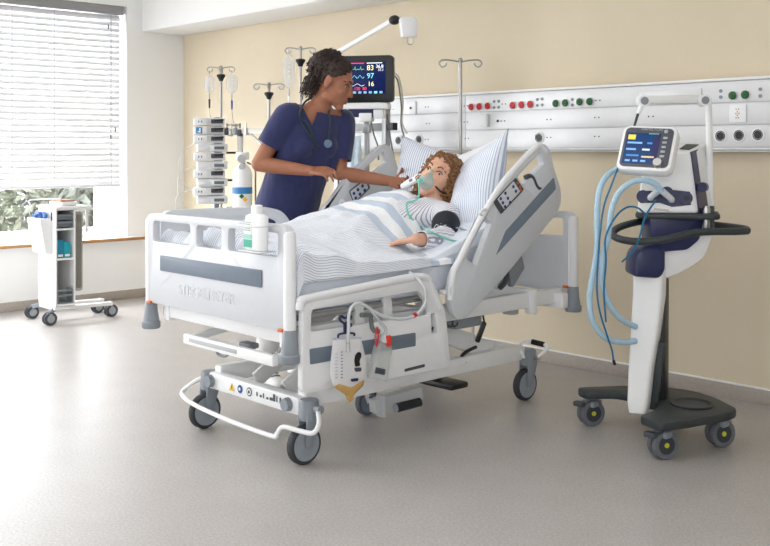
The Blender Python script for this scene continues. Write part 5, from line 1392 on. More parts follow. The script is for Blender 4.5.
def head_shape(mb, M, neck_to=None, rn=0.052):
    E = lambda c, r: mb.ball(M @ Vector(c), r, M.to_3x3(), 20, 14)
    E((-0.018, 0, 0.04), (0.098, 0.075, 0.086)); E((0.03, 0, -0.012), (0.062, 0.064, 0.088)); E((0.045, 0, -0.062), (0.042, 0.046, 0.045))
    E((0.066, 0, -0.098), (0.022, 0.024, 0.02)); 
    for s in (-1, 1):
        E((0.012, s*0.036, -0.062), (0.045, 0.024, 0.034)); E((0.058, s*0.036, -0.022), (0.026, 0.024, 0.022))
        E((-0.008, s*0.076, -0.005), (0.018, 0.010, 0.032)); E((-0.004, s*0.078, 0.012), (0.02, 0.008, 0.02))
        E((0.092, s*0.010, -0.034), (0.012, 0.009, 0.008))
    E((0.072, 0, 0.034), (0.019, 0.05, 0.014))
    cap(mb, M @ Vector((0.086, 0, 0.016)), M @ Vector((0.106, 0, -0.030)), 0.008, 0.0105)
    E((0.084, 0, -0.060), (0.013, 0.022, 0.007)); E((0.083, 0, -0.072), (0.012, 0.018, 0.008)); E((0.08, 0, -0.048), (0.012, 0.016, 0.012))
    if neck_to is not None: cap(mb, M @ Vector((-0.022, 0, -0.055)), neck_to, rn, rn*1.15)
def face(M, bv, root, iris, brow, lipc, lids):
    f = (M.to_3x3() @ Vector((1, 0, 0))).normalized()
    def sp(y, z, push=0.0):
        o = M @ Vector((0.2, y, z)); h = bv.ray_cast(o, -f)
        p = h[0] if h[0] is not None else M @ Vector((0.085, y, z))
        return p + f*push
    R3 = M.to_3x3()
    for s in (-1, 1):
        c = sp(s*0.031, 0.006, -0.0098)
        e = MB().ball(c, (0.0120, 0.0125, 0.0085), R3, 18, 12).build('eye', mat('eye_white', (188, 174, 166), 0.25), root)
        MB().ball(c + f*0.0085 - R3 @ Vector((0, 0, 0.0008)), (0.0045, 0.0062, 0.0062), R3, 14, 10).build('iris', iris, e)
        MB().tube([sp(s*0.016, 0.007, 0.001), sp(s*0.024, 0.0155, 0.002), sp(s*0.034, 0.0165, 0.002), sp(s*0.045, 0.009, 0.001)], 0.0024, 6, sub=4).build('eyelid', lids, root)
        MB().tube([sp(s*0.014, 0.028, 0.0), sp(s*0.026, 0.035, 0.0), sp(s*0.038, 0.034, 0.0), sp(s*0.05, 0.025, 0.0)], 0.0042, 6, sub=4, taper=0.5).build('eyebrow', brow, root)
    MB().ball(sp(0, -0.0615, -0.0045), (0.007, 0.022, 0.005), R3, 16, 10).ball(sp(0, -0.072, -0.005), (0.008, 0.018, 0.006), R3, 16, 10).build('lips', lipc, root)
def hand_shape(mb, w, d, n, t, curl=(0.25, 0.35, 0.3), sc=1.0, thumb_fold=0.5, spread=0.06):
    w, d, n, t = Vector(w), Vector(d).normalized(), Vector(n), Vector(t)
    n = (n - d*n.dot(d)).normalized(); t = (t - d*t.dot(d) - n*t.dot(n)).normalized()
    off = (0.029, 0.010, -0.010, -0.027); ln = (0.070, 0.078, 0.072, 0.056); kn = (0.086, 0.09, 0.086, 0.078)
    for i in range(4):
        k = w + d*kn[i]*sc + t*off[i]*sc
        cap(mb, w + t*off[i]*0.55*sc, k, 0.0135*sc, 0.0115*sc)
        p = k; dd = (d + t*spread*off[i]/0.03).normalized(); ang = 0
        for j, fr in enumerate((0.45, 0.32, 0.25)):
            ang += curl[j]*(1 + 0.12*i)
            q = dd*math.cos(ang) + n*math.sin(ang)
            p2 = p + q*ln[i]*fr*sc
            cap(mb, p, p2, (0.0092 - 0.0011*j)*sc, (0.0081 - 0.0011*j)*sc); p = p2
    b0 = w + d*0.022*sc + t*0.022*sc
    d1 = (d*0.62 + t*0.65 + n*0.25*thumb_fold).normalized(); p1 = b0 + d1*0.042*sc
    d2 = (d*0.85 + t*0.22 + n*0.55*thumb_fold).normalized(); p2 = p1 + d2*0.032*sc; d3 = (d*0.9 + n*0.6*thumb_fold).normalized(); p3 = p2 + d3*0.025*sc
    chain(mb, [b0, p1, p2, p3], [0.0145*sc, 0.011*sc, 0.0098*sc, 0.0078*sc])
def cut(o, test, planes=()):
    bm = bmesh.new(); bm.from_mesh(o.data)
    I = o_world(o).inverted(); I3 = I.to_3x3()
    for p, n in planes:
        bmesh.ops.bisect_plane(bm, geom=bm.verts[:] + bm.edges[:] + bm.faces[:], plane_co=I @ Vector(p), plane_no=(I3 @ Vector(n)).normalized(), dist=1e-5)
    bmesh.ops.delete(bm, geom=[f for f in bm.faces if test(o_world(o) @ f.calc_center_median())], context='FACES')
    bmesh.ops.delete(bm, geom=[v for v in bm.verts if not v.link_faces], context='VERTS')
    bm.to_mesh(o.data); bm.free()
def o_world(o): return WM.get(o.name, Matrix.Identity(4))
def wrinkle(me, amp, sc, stretch=(1, 1, 1)):
    for v in me.vertices:
        p = Vector((v.co.x*sc*stretch[0], v.co.y*sc*stretch[1], v.co.z*sc*stretch[2]))
        v.co += v.normal*amp*(noise.noise(p) + 0.5*noise.noise(p*2.3))
def curls(M, zones, m, parent, rnd, r=0.0045):
    """curly hair: cap of locks as small coils growing from ellipsoid zones (centre, radii, count, length, coil radius, hang)"""
    b = MB()
    R3 = M.to_3x3()
    for c, rad, cnt, L, cr, hang, test in zones:
        k = 0; tries = 0
        while k < cnt and tries < cnt*30:
            tries += 1
            d = Vector((rnd.gauss(0, 1), rnd.gauss(0, 1), rnd.gauss(0, 1))).normalized()
            p = Vector((c[0] + d.x*rad[0], c[1] + d.y*rad[1], c[2] + d.z*rad[2]))
            if test and not test(p): continue
            k += 1
            g = (d*0.6 + Vector((rnd.uniform(-.5, .5), rnd.uniform(-.5, .5), rnd.uniform(-.5, .5)))*0.8 + Vector((0, 0, -hang))).normalized()
            x = g.orthogonal().normalized(); y = g.cross(x); ph = rnd.uniform(0, 6.28); LL = L*rnd.uniform(0.6, 1.2)
            pts = []
            N = 11
            for q in range(N):
                t = q/(N-1); a = ph + t*9
                pts.append(M @ (p - d*0.012 + g*LL*t + (x*math.cos(a) + y*math.sin(a))*cr*(0.6 + 0.4*t) + Vector((0, 0, -hang*LL*t*t*0.5))))
            b.tube(pts, r*rnd.uniform(0.8, 1.3), 5, sub=1, taper=0.5)
    return b.build('curls', m, parent, recalc=False)

# ------------------------------------------------------------------ the nurse
nu = thing('person', 'person in navy scrubs standing and leaning over the bed, holding a white thermometer', 'person', (-4.18, 3.17, 0))
Fn, Ln, UP = Vector((0.99, -0.14, 0)), Vector((0.14, 0.99, 0)), Vector((0, 0, 1))
hipc = at(287, 206, 5.2); hipc.z = 0.90
neck = at(318.5, 107, 5.1)
shR = at(287, 116, 5.02); shL = at(343.5, 121, 5.2)
elR = at(259, 164, 5.02); wrR = at(311, 171, 4.95)
elL = at(339, 173, 5.15); wrL = at(392, 181.5, 5.06)
hd = at(333.5, 83, 5.08)
fd = (cdir(0.94, -0.2) + Vector((0, 0, -0.36))).normalized()
upv = (UP + fd*0.36).normalized()
lft = upv.cross(fd).normalized()
MH = Matrix((fd, lft, fd.cross(lft))).transposed().to_4x4(); MH.translation = hd
MH = MH @ Matrix.Scale(1.04, 4)
nb = MB()
head_shape(nb, MH, neck + Vector((0, 0, -0.015)), 0.049)
chest = hipc.lerp(neck, 0.66); waist = hipc.lerp(neck, 0.32)
sp_ = (neck - hipc).normalized(); Dn = (Fn - sp_*Fn.dot(sp_)).normalized()
torso(nb, [(hipc - UP*0.12, Ln, Fn, 0.13, 0.10), (hipc, Ln, Dn, 0.155, 0.105), (waist, Ln, Dn, 0.125, 0.09), (chest, Ln, Dn, 0.145, 0.10), (neck - sp_*0.05, Ln, Dn, 0.14, 0.07), (neck + sp_*0.02, Ln, Dn, 0.055, 0.052)])
chain(nb, [neck - sp_*0.05, shR], [0.055, 0.052]); chain(nb, [neck - sp_*0.05, shL], [0.055, 0.052])
chain(nb, [shR, elR, elR.lerp(wrR, 0.3), wrR], [0.048, 0.039, 0.039, 0.026])
chain(nb, [shL, elL, elL.lerp(wrL, 0.3), wrL], [0.046, 0.038, 0.038, 0.026])
ankR = at(266, 359, 5.2); ankL = Vector((ankR.x - 0.03, ankR.y + 0.22, ankR.z))
for s, ank in ((-1, ankR), (1, ankL)):
    h0 = hipc + Ln*0.085*s - UP*0.03
    kne = h0.lerp(ank, 0.5) + Fn*0.035
    chain(nb, [h0, kne, ank, ank + Vector((0.02, 0, -0.06))], [0.085, 0.058, 0.036, 0.036])
hdirR = (at(343, 171.5, 4.86) - wrR); hand_shape(nb, wrR, hdirR, cdir(0.1, 0.45, -0.85), cdir(0.2, 0.75, 0.6), (0.35, 0.5, 0.35), 0.95, 0.9)
hdirL = (at(420, 187, 4.86) - wrL)
hand_shape(nb, wrL, hdirL, cdir(0.25, -1, 0.2), cdir(0, 0.1, 1), (0.2, 0.4, 0.4), 0.97, 1.3, 0.02)
def pinch(me):
    I = MH.inverted()
    for v in me.vertices:
        q = I @ v.co
        for s in (-1, 1):
            e = (q - Vector((0.082, s*0.031, 0.006))).length
            if e < 0.026: v.co -= fd*0.007*(1 - e/0.026)
nbo, nbv = blob(nb, 'body', SKIN_N, nu, 0.0042, 3, 0.5, post=pinch)
BROWN = mat('hair_dark_brown', (52, 38, 32), 0.55, noise_amt=0.35, noise_scale=60)
face(MH, nbv, nu, mat('iris_dark', (40, 26, 20), 0.2), mat('brow_dark', (40, 28, 24), 0.7), mat('lips_brown', (150, 84, 76), 0.45), mat('lash_dark', (30, 22, 20), 0.6))
# hair: swept cap over the skull and a curly puff at the back
hm = MB()
H3 = MH.to_3x3()
hm.ball(MH @ Vector((-0.022, 0, 0.046)), (0.1, 0.08, 0.09), H3, 28, 20)
hm.ball(MH @ Vector((-0.075, 0, 0.055)), (0.075, 0.078, 0.085), H3, 24, 16)
hm.ball(MH @ Vector((-0.05, 0, 0.10)), (0.06, 0.06, 0.045), H3, 24, 16)
def hair_post(me):
    I = MH.inverted()
    bm = bmesh.new(); bm.from_mesh(me)
    def bald(c):
        q = I @ c
        if q.x > 0.058 and q.z < 0.088 - abs(q.y)*0.35: return True
        if q.x > -0.03 and q.z < 0.016 + max(0, q.x)*0.75: return True
        return q.z < -0.02 and q.x > -0.06
    bmesh.ops.delete(bm, geom=[f for f in bm.faces if bald(f.calc_center_median())], context='FACES')
    bm.to_mesh(me); bm.free()
    for v in me.vertices:
        q = v.co*60
        v.co += v.normal*0.004*noise.noise(q)
hair, _ = blob(hm, 'hair', BROWN, nu, 0.006, 3, 0.5, post=hair_post)
hair.modifiers.new('thick', 'SOLIDIFY').thickness = 0.006
rnd = random.Random(5)
curls(MH, [((-0.070, 0, 0.055), (0.074, 0.080, 0.086), 420, 0.025, 0.007, 0.5, lambda p: p.x < -0.02),
           ((-0.05, 0, 0.10), (0.064, 0.064, 0.048), 260, 0.022, 0.007, 0.1, lambda p: p.z > 0.09),
           ((-0.09, 0, 0.0), (0.04, 0.066, 0.045), 170, 0.055, 0.008, 1.2, None),
           ((-0.022, 0, 0.046), (0.104, 0.084, 0.094), 300, 0.016, 0.005, 0.0, lambda p: not (p.x > 0.052 and p.z < 0.092 - abs(p.y)*0.35) and not (p.x > -0.03 and p.z < 0.022 + max(0, p.x)*0.75) and p.z > 0.0)], mat('curl_brown', (48, 35, 30), 0.5, noise_amt=0.45, noise_scale=45), hair, rnd, 0.0042)
# scrub top
SCR = mat('scrub_navy', (41, 46, 88), 0.85, noise_amt=0.05, noise_scale=20, bump=0.1, bump_scale=500, sheen=0.2)
st = MB()
torso(st, [(hipc - UP*0.18, Ln, Fn, 0.178, 0.135), (hipc, Ln, Dn, 0.172, 0.128), (waist, Ln, Dn, 0.166, 0.118), (chest, Ln, Dn, 0.176, 0.122), (neck - sp_*0.07, Ln, Dn, 0.150, 0.092), (neck - sp_*0.01, Ln, Dn, 0.085, 0.07)])
chain(st, [neck - sp_*0.058, shR], [0.06, 0.066]); chain(st, [neck - sp_*0.058, shL], [0.06, 0.062])
chain(st, [shR, shR.lerp(elR, 0.72)], [0.066, 0.064]); chain(st, [shL, shL.lerp(elL, 0.84)], [0.062, 0.058])
chain(st, [chest - Ln*0.115 - Dn*0.01, waist - Ln*0.10], [0.066, 0.066])
for s in (-1, 1): st.ball(chest + Dn*0.075 + Ln*s*0.07 + sp_*0.0, (0.06, 0.06, 0.06))
top, tbv = blob(st, 'scrub_top', SCR, nu, 0.0075, 7, 0.5, post=lambda me: wrinkle(me, 0.006, 11, (1.2, 1.2, 0.6)))
vt = at(319.5, 130, 4.95)                                      # tip of the neckline
def neckline(c):
    q = c - vt; lat = q.dot(Ln); up = q.dot(sp_); fr = (c - neck).dot(Dn)
    if fr > 0 and up > 0 and abs(lat) < up*VS: return True
    rad = (c - neck) - sp_*(c - neck).dot(sp_)
    if rad.length < 0.13 and (c - neck).dot(sp_) > -0.014: return True
    for sh, el, k in ((shR, elR, 0.62), (shL, elL, 0.76)):
        ax = (el - sh).normalized(); w_ = c - sh
        if w_.dot(ax) > (el - sh).length*k and (w_ - ax*w_.dot(ax)).length < 0.08 and w_.dot(ax) < 0.32 and ((c - chest).dot(Ln)/0.205)**2 + ((c - chest).dot(Dn)/0.16)**2 > 1.0: return True
    return c.z < hipc.z - 0.15
VS = 0.52
cut(top, neckline, [(vt, Ln - sp_*VS), (vt, -Ln - sp_*VS), (hipc - UP*0.15, UP), (neck - sp_*0.014, sp_)] + [(sh.lerp(el, k), (el - sh)) for sh, el, k in ((shR, elR, 0.62), (shL, elL, 0.76))])
m_ = top.modifiers.new('thick', 'SOLIDIFY'); m_.thickness = 0.004; m_.offset = 0
pk_ = MB()
# trousers
TRO = mat('trouser_white', (232, 232, 232), 0.85, bump=0.08, bump_scale=60)
tm = MB()
torso(tm, [(hipc - UP*0.13, Ln, Fn, 0.16, 0.118), (hipc + UP*0.04, Ln, Fn, 0.158, 0.112)])
for s, ank in ((-1, ankR), (1, ankL)):
    h0 = hipc + Ln*0.085*s - UP*0.05
    kne = h0.lerp(ank, 0.5) + Fn*0.035
    chain(tm, [h0, kne, kne.lerp(ank, 0.9)], [0.1, 0.072, 0.058])
tro, _ = blob(tm, 'trousers', TRO, nu, 0.009, 5, 0.5, post=lambda me: wrinkle(me, 0.005, 10))
cut(tro, lambda c: c.z < 0.155, [((0, 0, 0.155), UP)])
tro.modifiers.new('thick', 'SOLIDIFY').thickness = 0.003
for ank in (ankR, ankL):
    sd = (Vector((0.97, -0.22, 0))).normalized(); sl_ = Vector((-sd.y, sd.x, 0)); a0 = Vector((ank.x, ank.y, 0)) - sd*0.055
    rings = []
    for u, hw, h in ((0, 0.022, 0.07), (0.02, 0.034, 0.085), (0.07, 0.038, 0.095), (0.11, 0.040, 0.075), (0.16, 0.045, 0.055), (0.21, 0.044, 0.045), (0.245, 0.03, 0.035), (0.255, 0.014, 0.025)):
        rings.append([a0 + sd*u + sl_*math.cos(t)*hw*(1 if math.sin(t) < 0 else 0.9) + UP*(0.016 + (h-0.016)*(max(0, math.sin(t))) + 0.0) for t in [2*math.pi*k/18 for k in range(18)]])
    sh_ = MB().loft(rings).build('shoe', mat('shoe_white', (226, 226, 224), 0.6, noise_amt=0.08, noise_scale=60), nu)
    MB().loft([[a0 + sd*u + sl_*math.cos(t)*hw + UP*(0.011 + 0.011*math.sin(t)) for t in [2*math.pi*k/14 for k in range(14)]] for u, hw in ((-0.004, 0.02), (0.02, 0.038), (0.07, 0.041), (0.16, 0.048), (0.21, 0.047), (0.25, 0.03), (0.26, 0.012))]).build('sole', mat('sole_grey', (200, 200, 200), 0.7), sh_)
    lc = MB()
    for k in range(4): lc.tube([a0 + sd*(0.11 + 0.022*k) + sl_*0.025 + UP*(0.075 - 0.009*k), a0 + sd*(0.115 + 0.022*k) + UP*(0.083 - 0.010*k), a0 + sd*(0.11 + 0.022*k) - sl_*0.025 + UP*(0.075 - 0.009*k)], 0.003, 6, sub=3)
    lc.build('laces', mat('lace_grey', (120, 122, 126), 0.8), sh_)
# stethoscope lying on the chest
def onto(px, py, bv, lift=0.006, d0=4.0):
    o = Vector((0, 0, 1.2)); d = (at(px, py, 5.0) - o).normalized()
    h = bv.ray_cast(o, d)
    return (h[0] - d*lift) if h[0] is not None else at(px, py, 5.0)
sth = thing('stethoscope', 'dark grey stethoscope hanging around the standing person\'s neck', 'stethoscope', tuple(onto(328, 143, tbv)))
STB = mat('stethoscope_tube', (44, 54, 62), 0.4)
bk1 = neck - Dn*0.075 + sp_*0.03
MB().tube([bk1 + Ln*0.02, at(309, 99, 5.1), onto(303.5, 104, tbv, 0.012), onto(299.5, 113, tbv), onto(301, 121, tbv), onto(306, 129, tbv), onto(311, 137, tbv), onto(318, 147, tbv)], 0.0055, 8).build('tube', STB, sth)
MB().tube([onto(301, 119, tbv, 0.01), onto(306, 122, tbv, 0.012), onto(310, 129, tbv, 0.01), onto(313, 138, tbv, 0.008), onto(317, 148, tbv), onto(314, 150.5, tbv)], 0.0042, 8).build('binaural', STB, sth)
MB().tube([bk1 - Ln*0.02 , neck + Ln*0.07 - Dn*0.02 + sp_*0.035, onto(329, 112, tbv, 0.012), onto(330, 120, tbv), onto(329.5, 130, tbv), onto(328.5, 140, tbv)], 0.0055, 8).build('tube', STB, sth)
pc_ = onto(327.8, 143.5, tbv, 0.004); vd = (Vector((0, 0, 1.2)) - pc_).normalized(); vd = (vd + Dn*0.5).normalized()
Mc = Matrix.Translation(pc_) @ vd.to_track_quat('Z', 'Y').to_matrix().to_4x4()
MB().lathe([(0, 0), (0.018, 0), (0.021, 0.004), (0.021, 0.010), (0.018, 0.013), (0, 0.013)], Mc, 24).build('chest_piece', mat('chest_piece_grey', (120, 134, 158), 0.3, metal=0.6), sth)
MB().ball(onto(312.5, 150.5, tbv, 0.008), 0.006).ball(onto(315.5, 151, tbv, 0.008), 0.005).build('ear_tips', BLACK, sth)

# ------------------------------------------------------------------ the patient
pa_ = thing('person', 'person lying in the bed in a striped gown, head on pillows, under the duvet', 'person', (-3.4, 3.1, 0.78))
pn = at(432, 207, 4.70); ph = at(438.5, 178, 4.74)
psL = at(447, 216, 4.56); psR = at(399, 209, 4.84)
peL = at(444, 240, 4.38); pwL = at(416, 239.5, 4.23)
peR = at(388, 214, 5.0); pwR = at(383, 204, 4.9)
ppel = Vector((-3.44, 2.98, 0.815)); pche = Vector((-3.36, 3.23, 0.885))
f_ = (cdir(-0.36, -0.85) + UP*0.36).normalized(); u0 = cdir(0.46, 0.1, 0.88)
u_ = (u0 - f_*u0.dot(f_)).normalized()
MP = Matrix((f_, u_.cross(f_), u_)).transposed().to_4x4(); MP.translation = ph
pb_ = MB()
head_shape(pb_, MP, pn, 0.05)
wd = (psL - psR).normalized(); ax = (pn - ppel).normalized(); Dp = ax.cross(wd).normalized()
if Dp.z < 0: Dp = -Dp
torso(pb_, [(ppel, wd, Dp, 0.15, 0.075), (ppel.lerp(pn, 0.35), wd, Dp, 0.13, 0.07), (pche, wd, Dp, 0.14, 0.075), (pn - ax*0.04, wd, Dp, 0.13, 0.055), (pn + ax*0.02, wd, Dp, 0.05, 0.045)])
chain(pb_, [pn - ax*0.03, psL], [0.05, 0.048]); chain(pb_, [pn - ax*0.03, psR], [0.05, 0.048])
chain(pb_, [psL, peL, pwL], [0.046, 0.036, 0.026]); chain(pb_, [psR, peR, pwR], [0.044, 0.036, 0.026])
for s in (-1, 1):
    kn_ = Vector((-3.46 + s*0.085, 2.66, 0.825)); fo = Vector((-3.46 + s*0.08, 2.40, 0.79))
    chain(pb_, [ppel + wd*0.075*s, kn_, fo], [0.065, 0.04, 0.033])
hand_shape(pb_, pwL, at(389, 243, 4.27) - pwL, Vector((0, 0, -1)), cdir(-0.1, 1.0), (0.14, 0.25, 0.22), 0.95, 0.4, 0.13)
hand_shape(pb_, pwR, at(366, 205, 4.8) - pwR, cdir(0, -0.2, -1), cdir(0.3, 0.9, 0.3), (0.15, 0.25, 0.2), 0.85, 0.4)
def pinch2(me):
    I = MP.inverted()
    for v in me.vertices:
        q = I @ v.co
        for s in (-1, 1):
            e = (q - Vector((0.082, s*0.031, 0.006))).length
            if e < 0.026: v.co -= f_*0.007*(1 - e/0.026)
pbo, pbv = blob(pb_, 'body', SKIN_P, pa_, 0.0042, 3, 0.5, post=pinch2)
face(MP, pbv, pa_, mat('iris_grey', (70, 60, 54), 0.2), mat('brow_brown', (112, 78, 58), 0.7), mat('lips_rose', (190, 112, 104), 0.45), mat('lash_brown', (84, 56, 44), 0.6))
hb_ = MB(); P3 = MP.to_3x3()
hb_.ball(MP @ Vector((-0.028, 0, 0.048)), (0.103, 0.084, 0.088), P3, 28, 20)
for s in (-1, 1): hb_.ball(MP @ Vector((-0.035, s*0.075, -0.025)), (0.05, 0.028, 0.075), P3, 20, 14)
def hair2(me):
    I = MP.inverted(); bm = bmesh.new(); bm.from_mesh(me)
    def bald(c):
        q = I @ c
        return (q.x > 0.045 and q.z < 0.088 - abs(q.y)*0.55) or (q.x > 0.02 and q.z < 0.01)
    bmesh.ops.delete(bm, geom=[f for f in bm.faces if bald(f.calc_center_median())], context='FACES'); bm.to_mesh(me); bm.free()
    for v in me.vertices: v.co += v.normal*0.006*noise.noise(v.co*45)
PH_ = mat('hair_brown', (112, 76, 48), 0.5, noise_amt=0.4, noise_scale=50)
ph_o, _ = blob(hb_, 'hair', PH_, pa_, 0.006, 3, 0.5, post=hair2)
ph_o.modifiers.new('thick', 'SOLIDIFY').thickness = 0.006
rnd = random.Random(9)
PH2 = mat('hair_brown_light', (146, 104, 66), 0.45, noise_amt=0.45, noise_scale=45)
notface = lambda p: not (p.x > 0.035 and p.z < 0.09 - abs(p.y)*0.5)
curls(MP, [((-0.028, 0, 0.048), (0.104, 0.086, 0.09), 420, 0.026, 0.010, 0.5, notface),
           ((-0.035, 0.074, -0.02), (0.045, 0.026, 0.075), 190, 0.035, 0.010, 0.5, lambda p: p.x < 0.03), ((-0.035, -0.074, -0.02), (0.045, 0.026, 0.075), 190, 0.035, 0.010, 0.5, lambda p: p.x < 0.03)], PH2, ph_o, rnd, 0.005)
# gown
GOWN = striped('gown_stripes', (236, 238, 244), (166, 160, 178), axis='X', freq=1/0.010, duty=0.3, rot=0.0)
gm = MB()
torso(gm, [(ppel - ax*0.08, wd, Dp, 0.155, 0.085), (ppel.lerp(pn, 0.2), wd, Dp, 0.155, 0.09), (ppel.lerp(pn, 0.4), wd, Dp, 0.15, 0.085), (pche, wd, Dp, 0.16, 0.09), (pn - ax*0.06, wd, Dp, 0.148, 0.07), (pn - ax*0.0, wd, Dp, 0.075, 0.058)])
chain(gm, [pn - ax*0.04, psL], [0.064, 0.062]); chain(gm, [pn - ax*0.04, psR], [0.064, 0.062])
chain(gm, [psL, peL, peL.lerp(pwL, 0.86)], [0.062, 0.052, 0.037]); chain(gm, [psR, peR, peR.lerp(pwR, 0.9)], [0.06, 0.052, 0.044])
gown, gbv = blob(gm, 'gown', GOWN, pa_, 0.0075, 6, 0.5, post=lambda me: wrinkle(me, 0.005, 13))
nl = pn + Dp*0.06
def gcut(c):
    r_ = c - pn; a_ = r_.dot(ax); rad = (r_ - ax*a_).length
    if a_ > -0.03 and rad < 0.066: return True
    lat = r_.dot(wd); fr = r_.dot(Dp)
    if fr > 0 and a_ > -0.10 and abs(lat) < 0.045*(1 + a_/0.10): return True
    for el, wr, k in ((peL, pwL, 0.82), (peR, pwR, 0.8)):
        x = (wr - el).normalized(); w_ = c - el; t = w_.dot(x)
        if t > (wr - el).length*k and (w_ - x*t).length < 0.06 and t < 0.3: return True
    return False
cut(gown, gcut, [(el.lerp(wr, k), wr - el) for el, wr, k in ((peL, pwL, 0.82), (peR, pwR, 0.8))])
m_ = gown.modifiers.new('thick', 'SOLIDIFY'); m_.thickness = 0.004; m_.offset = 0

# blood pressure cuff round the upper arm
cu_ = thing('blood_pressure_cuff', 'black blood pressure cuff with white print around the lying person\'s upper arm', 'cuff', tuple(psL.lerp(peL, 0.5)))
a0, a1 = psL.lerp(peL, 0.24), psL.lerp(peL, 0.86); axc = (a1 - a0).normalized()
x0 = axc.orthogonal().normalized(); y0 = axc.cross(x0)
rings = []
for k in range(7):
    t = k/6; c = a0.lerp(a1, t); rr = 0.066 - 0.007*t - (0.005 if k in (0, 6) else 0)
    rings.append([c + (x0*math.cos(q) + y0*math.sin(q))*rr for q in [2*math.pi*j/32 for j in range(32)]])
cb = MB().loft(rings, closed_ends=False)
cuo = cb.build('band', mat('cuff_black', (28, 34, 44), 0.7, bump=0.1, bump_scale=300), cu_)
m_ = cuo.modifiers.new('thick', 'SOLIDIFY'); m_.thickness = 0.006
cbv = BVHTree.FromPolygons(cb.v, cb.f)
for pts in ([(434, 228), (436.5, 224.5), (438.5, 226), (436.5, 229), (434, 228)], [(441, 223.5), (441.5, 228.5)], [(445, 225.5), (446, 231)], [(443.6, 225.6), (446.4, 225.2)], [(449, 230), (450.5, 233), (448.8, 233.5), (448.4, 231)]):
    MB().tube([onto(x, y, cbv, 0.003) for x, y in pts], 0.0018, 6, sub=2).build('print', mat('print_white', (220, 224, 228), 0.6), cuo)
MB().tube([onto(452, 231, cbv, 0.004), at(456, 228, 4.42), at(462, 229, 4.40), at(470, 232, 4.38)], 0.004, 8).build('air_hose', mat('air_hose_grey', (150, 160, 176), 0.5), cu_)

# oxygen mask
om = thing('oxygen_mask', 'translucent green oxygen mask over the lying person\'s nose and mouth', 'mask', tuple(MP @ Vector((0.12, 0, -0.05))))
def mring(k, n=26):
    out = []
    for j in range(n):
        t = 2*math.pi*j/n
        y = math.sin(t); z = math.cos(t)
        hw = 0.036 if z < 0 else 0.036*(1 - 0.55*z*z)
        bx = 0.078 - 0.020*abs(y) + (0.014 if z > 0.75 else 0)
        p0 = Vector((bx, y*hw, -0.048 + z*0.05))
        p1 = Vector((0.148, y*0.012, -0.070 + z*0.012))
        s = k; q = p0.lerp(p1, s); q.x = p0.x + (p1.x - p0.x)*(1-(1-s)**1.7)
        out.append(MP @ q)
    return out
MASK = mat('mask_green', (214, 236, 230), 0.12, alpha=0.48, noise_amt=0.03)
mo_ = MB().loft([mring(k/6) for k in range(7)], closed_ends=False).build('shell', MASK, om)
m_ = mo_.modifiers.new('thick', 'SOLIDIFY'); m_.thickness = 0.002
MB().tube(mring(0), 0.004, 8, closed=True, sub=1).build('rim', mat('mask_rim', (186, 220, 210), 0.3), om)
MB().cyl(MP @ Vector((0.142, 0, -0.070)), MP @ Vector((0.166, 0, -0.082)), 0.013, 0.010, 18).build('connector', mat('mask_port', (130, 212, 196), 0.3), om)
MB().tube([MP @ Vector((0.098, -0.012, 0.0)), MP @ Vector((0.108, 0, 0.004)), MP @ Vector((0.098, 0.012, 0.0))], 0.003, 6, sub=3).build('nose_clip', mat('nose_clip', (120, 206, 170), 0.3), om)
for s in (1, -1):
    MB().tube([MP @ Vector((0.066, s*0.036, -0.052)), MP @ Vector((0.045, s*0.068, -0.062)), MP @ Vector((0.0, s*0.082, -0.05)), MP @ Vector((-0.05, s*0.088, -0.02)), MP @ Vector((-0.10, s*0.05, 0.0))], 0.0042, 8).build('strap', BLACK, om)
OT = mat('oxygen_tube', (126, 206, 190), 0.3, alpha=0.9)
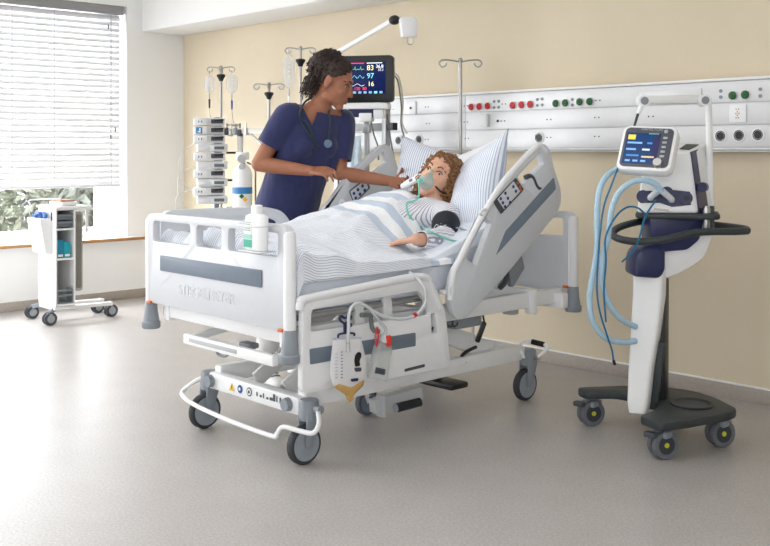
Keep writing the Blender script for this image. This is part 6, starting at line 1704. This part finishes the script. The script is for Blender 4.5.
MB().tube([MP @ Vector((0.164, 0, -0.081)), at(419, 196, 4.56), at(413, 201, 4.56), onto(407, 203, gbv, 0.006), onto(407.5, 212, gbv, 0.006), onto(413, 220, gbv, 0.006), onto(421, 226, gbv, 0.006), onto(429, 231, gbv, 0.02), at(440, 236, 4.27), at(450, 240, 4.27), at(460, 241.5, 4.3), at(474, 240.5, 4.36)], 0.0045, 8).build('oxygen_tube', OT, om)

# clinical thermometer in the nurse's hand
th = thing('ear_thermometer', 'white ear thermometer held in a hand beside the lying person\'s cheek', 'thermometer', tuple(at(412, 181, 4.93)))
t0, t1 = at(401.5, 187, 4.86), at(423, 176, 4.76)
zx = (t1 - t0).normalized(); zy = UP.cross(zx).normalized(); zz_ = zx.cross(zy)
Mt = Matrix((zx, zy, zz_)).transposed().to_4x4(); Mt.translation = t0
Lt = (t1 - t0).length
rings = [[Mt @ Vector((Lt*u, math.cos(q)*w_, math.sin(q)*h_)) for q in [2*math.pi*k/18 for k in range(18)]] for u, w_, h_ in ((0, 0.004, 0.004), (0.04, 0.013, 0.014), (0.3, 0.017, 0.020), (0.6, 0.016, 0.019), (0.85, 0.017, 0.022), (0.97, 0.013, 0.016), (1.0, 0.005, 0.006))]
MB().loft(rings).build('body', WHITE, th)
MB().cyl(t1, t1 + cdir(0.6, -0.3, -0.5).normalized()*0.035, 0.009, 0.005, 14).build('probe', mat('probe_grey', (206, 208, 210), 0.3), th)
MB().box((0, 0, 0), (0.022, 0.003, 0.012), 0.001, Mt @ Matrix.Translation((Lt*0.55, -0.0155, 0.004))).build('display', mat('pump_display', (96, 104, 110)), th)
# finger clip on the far hand and the grey remote lying by it
pk = thing('finger_clip', 'small pink finger clip sensor on the lying person\'s far hand', 'sensor', tuple(at(364, 205, 4.8)))
MB().box(at(364.5, 205, 4.79), (0.024, 0.03, 0.018), 0.005).build('clip', mat('clip_pink', (226, 96, 130), 0.4), pk)
MB().tube([at(363, 205, 4.79), at(358, 207, 4.82), at(352, 210, 4.9)], 0.002, 6, sub=4).build('wire', mat('wire_pale', (206, 206, 210), 0.5), pk)
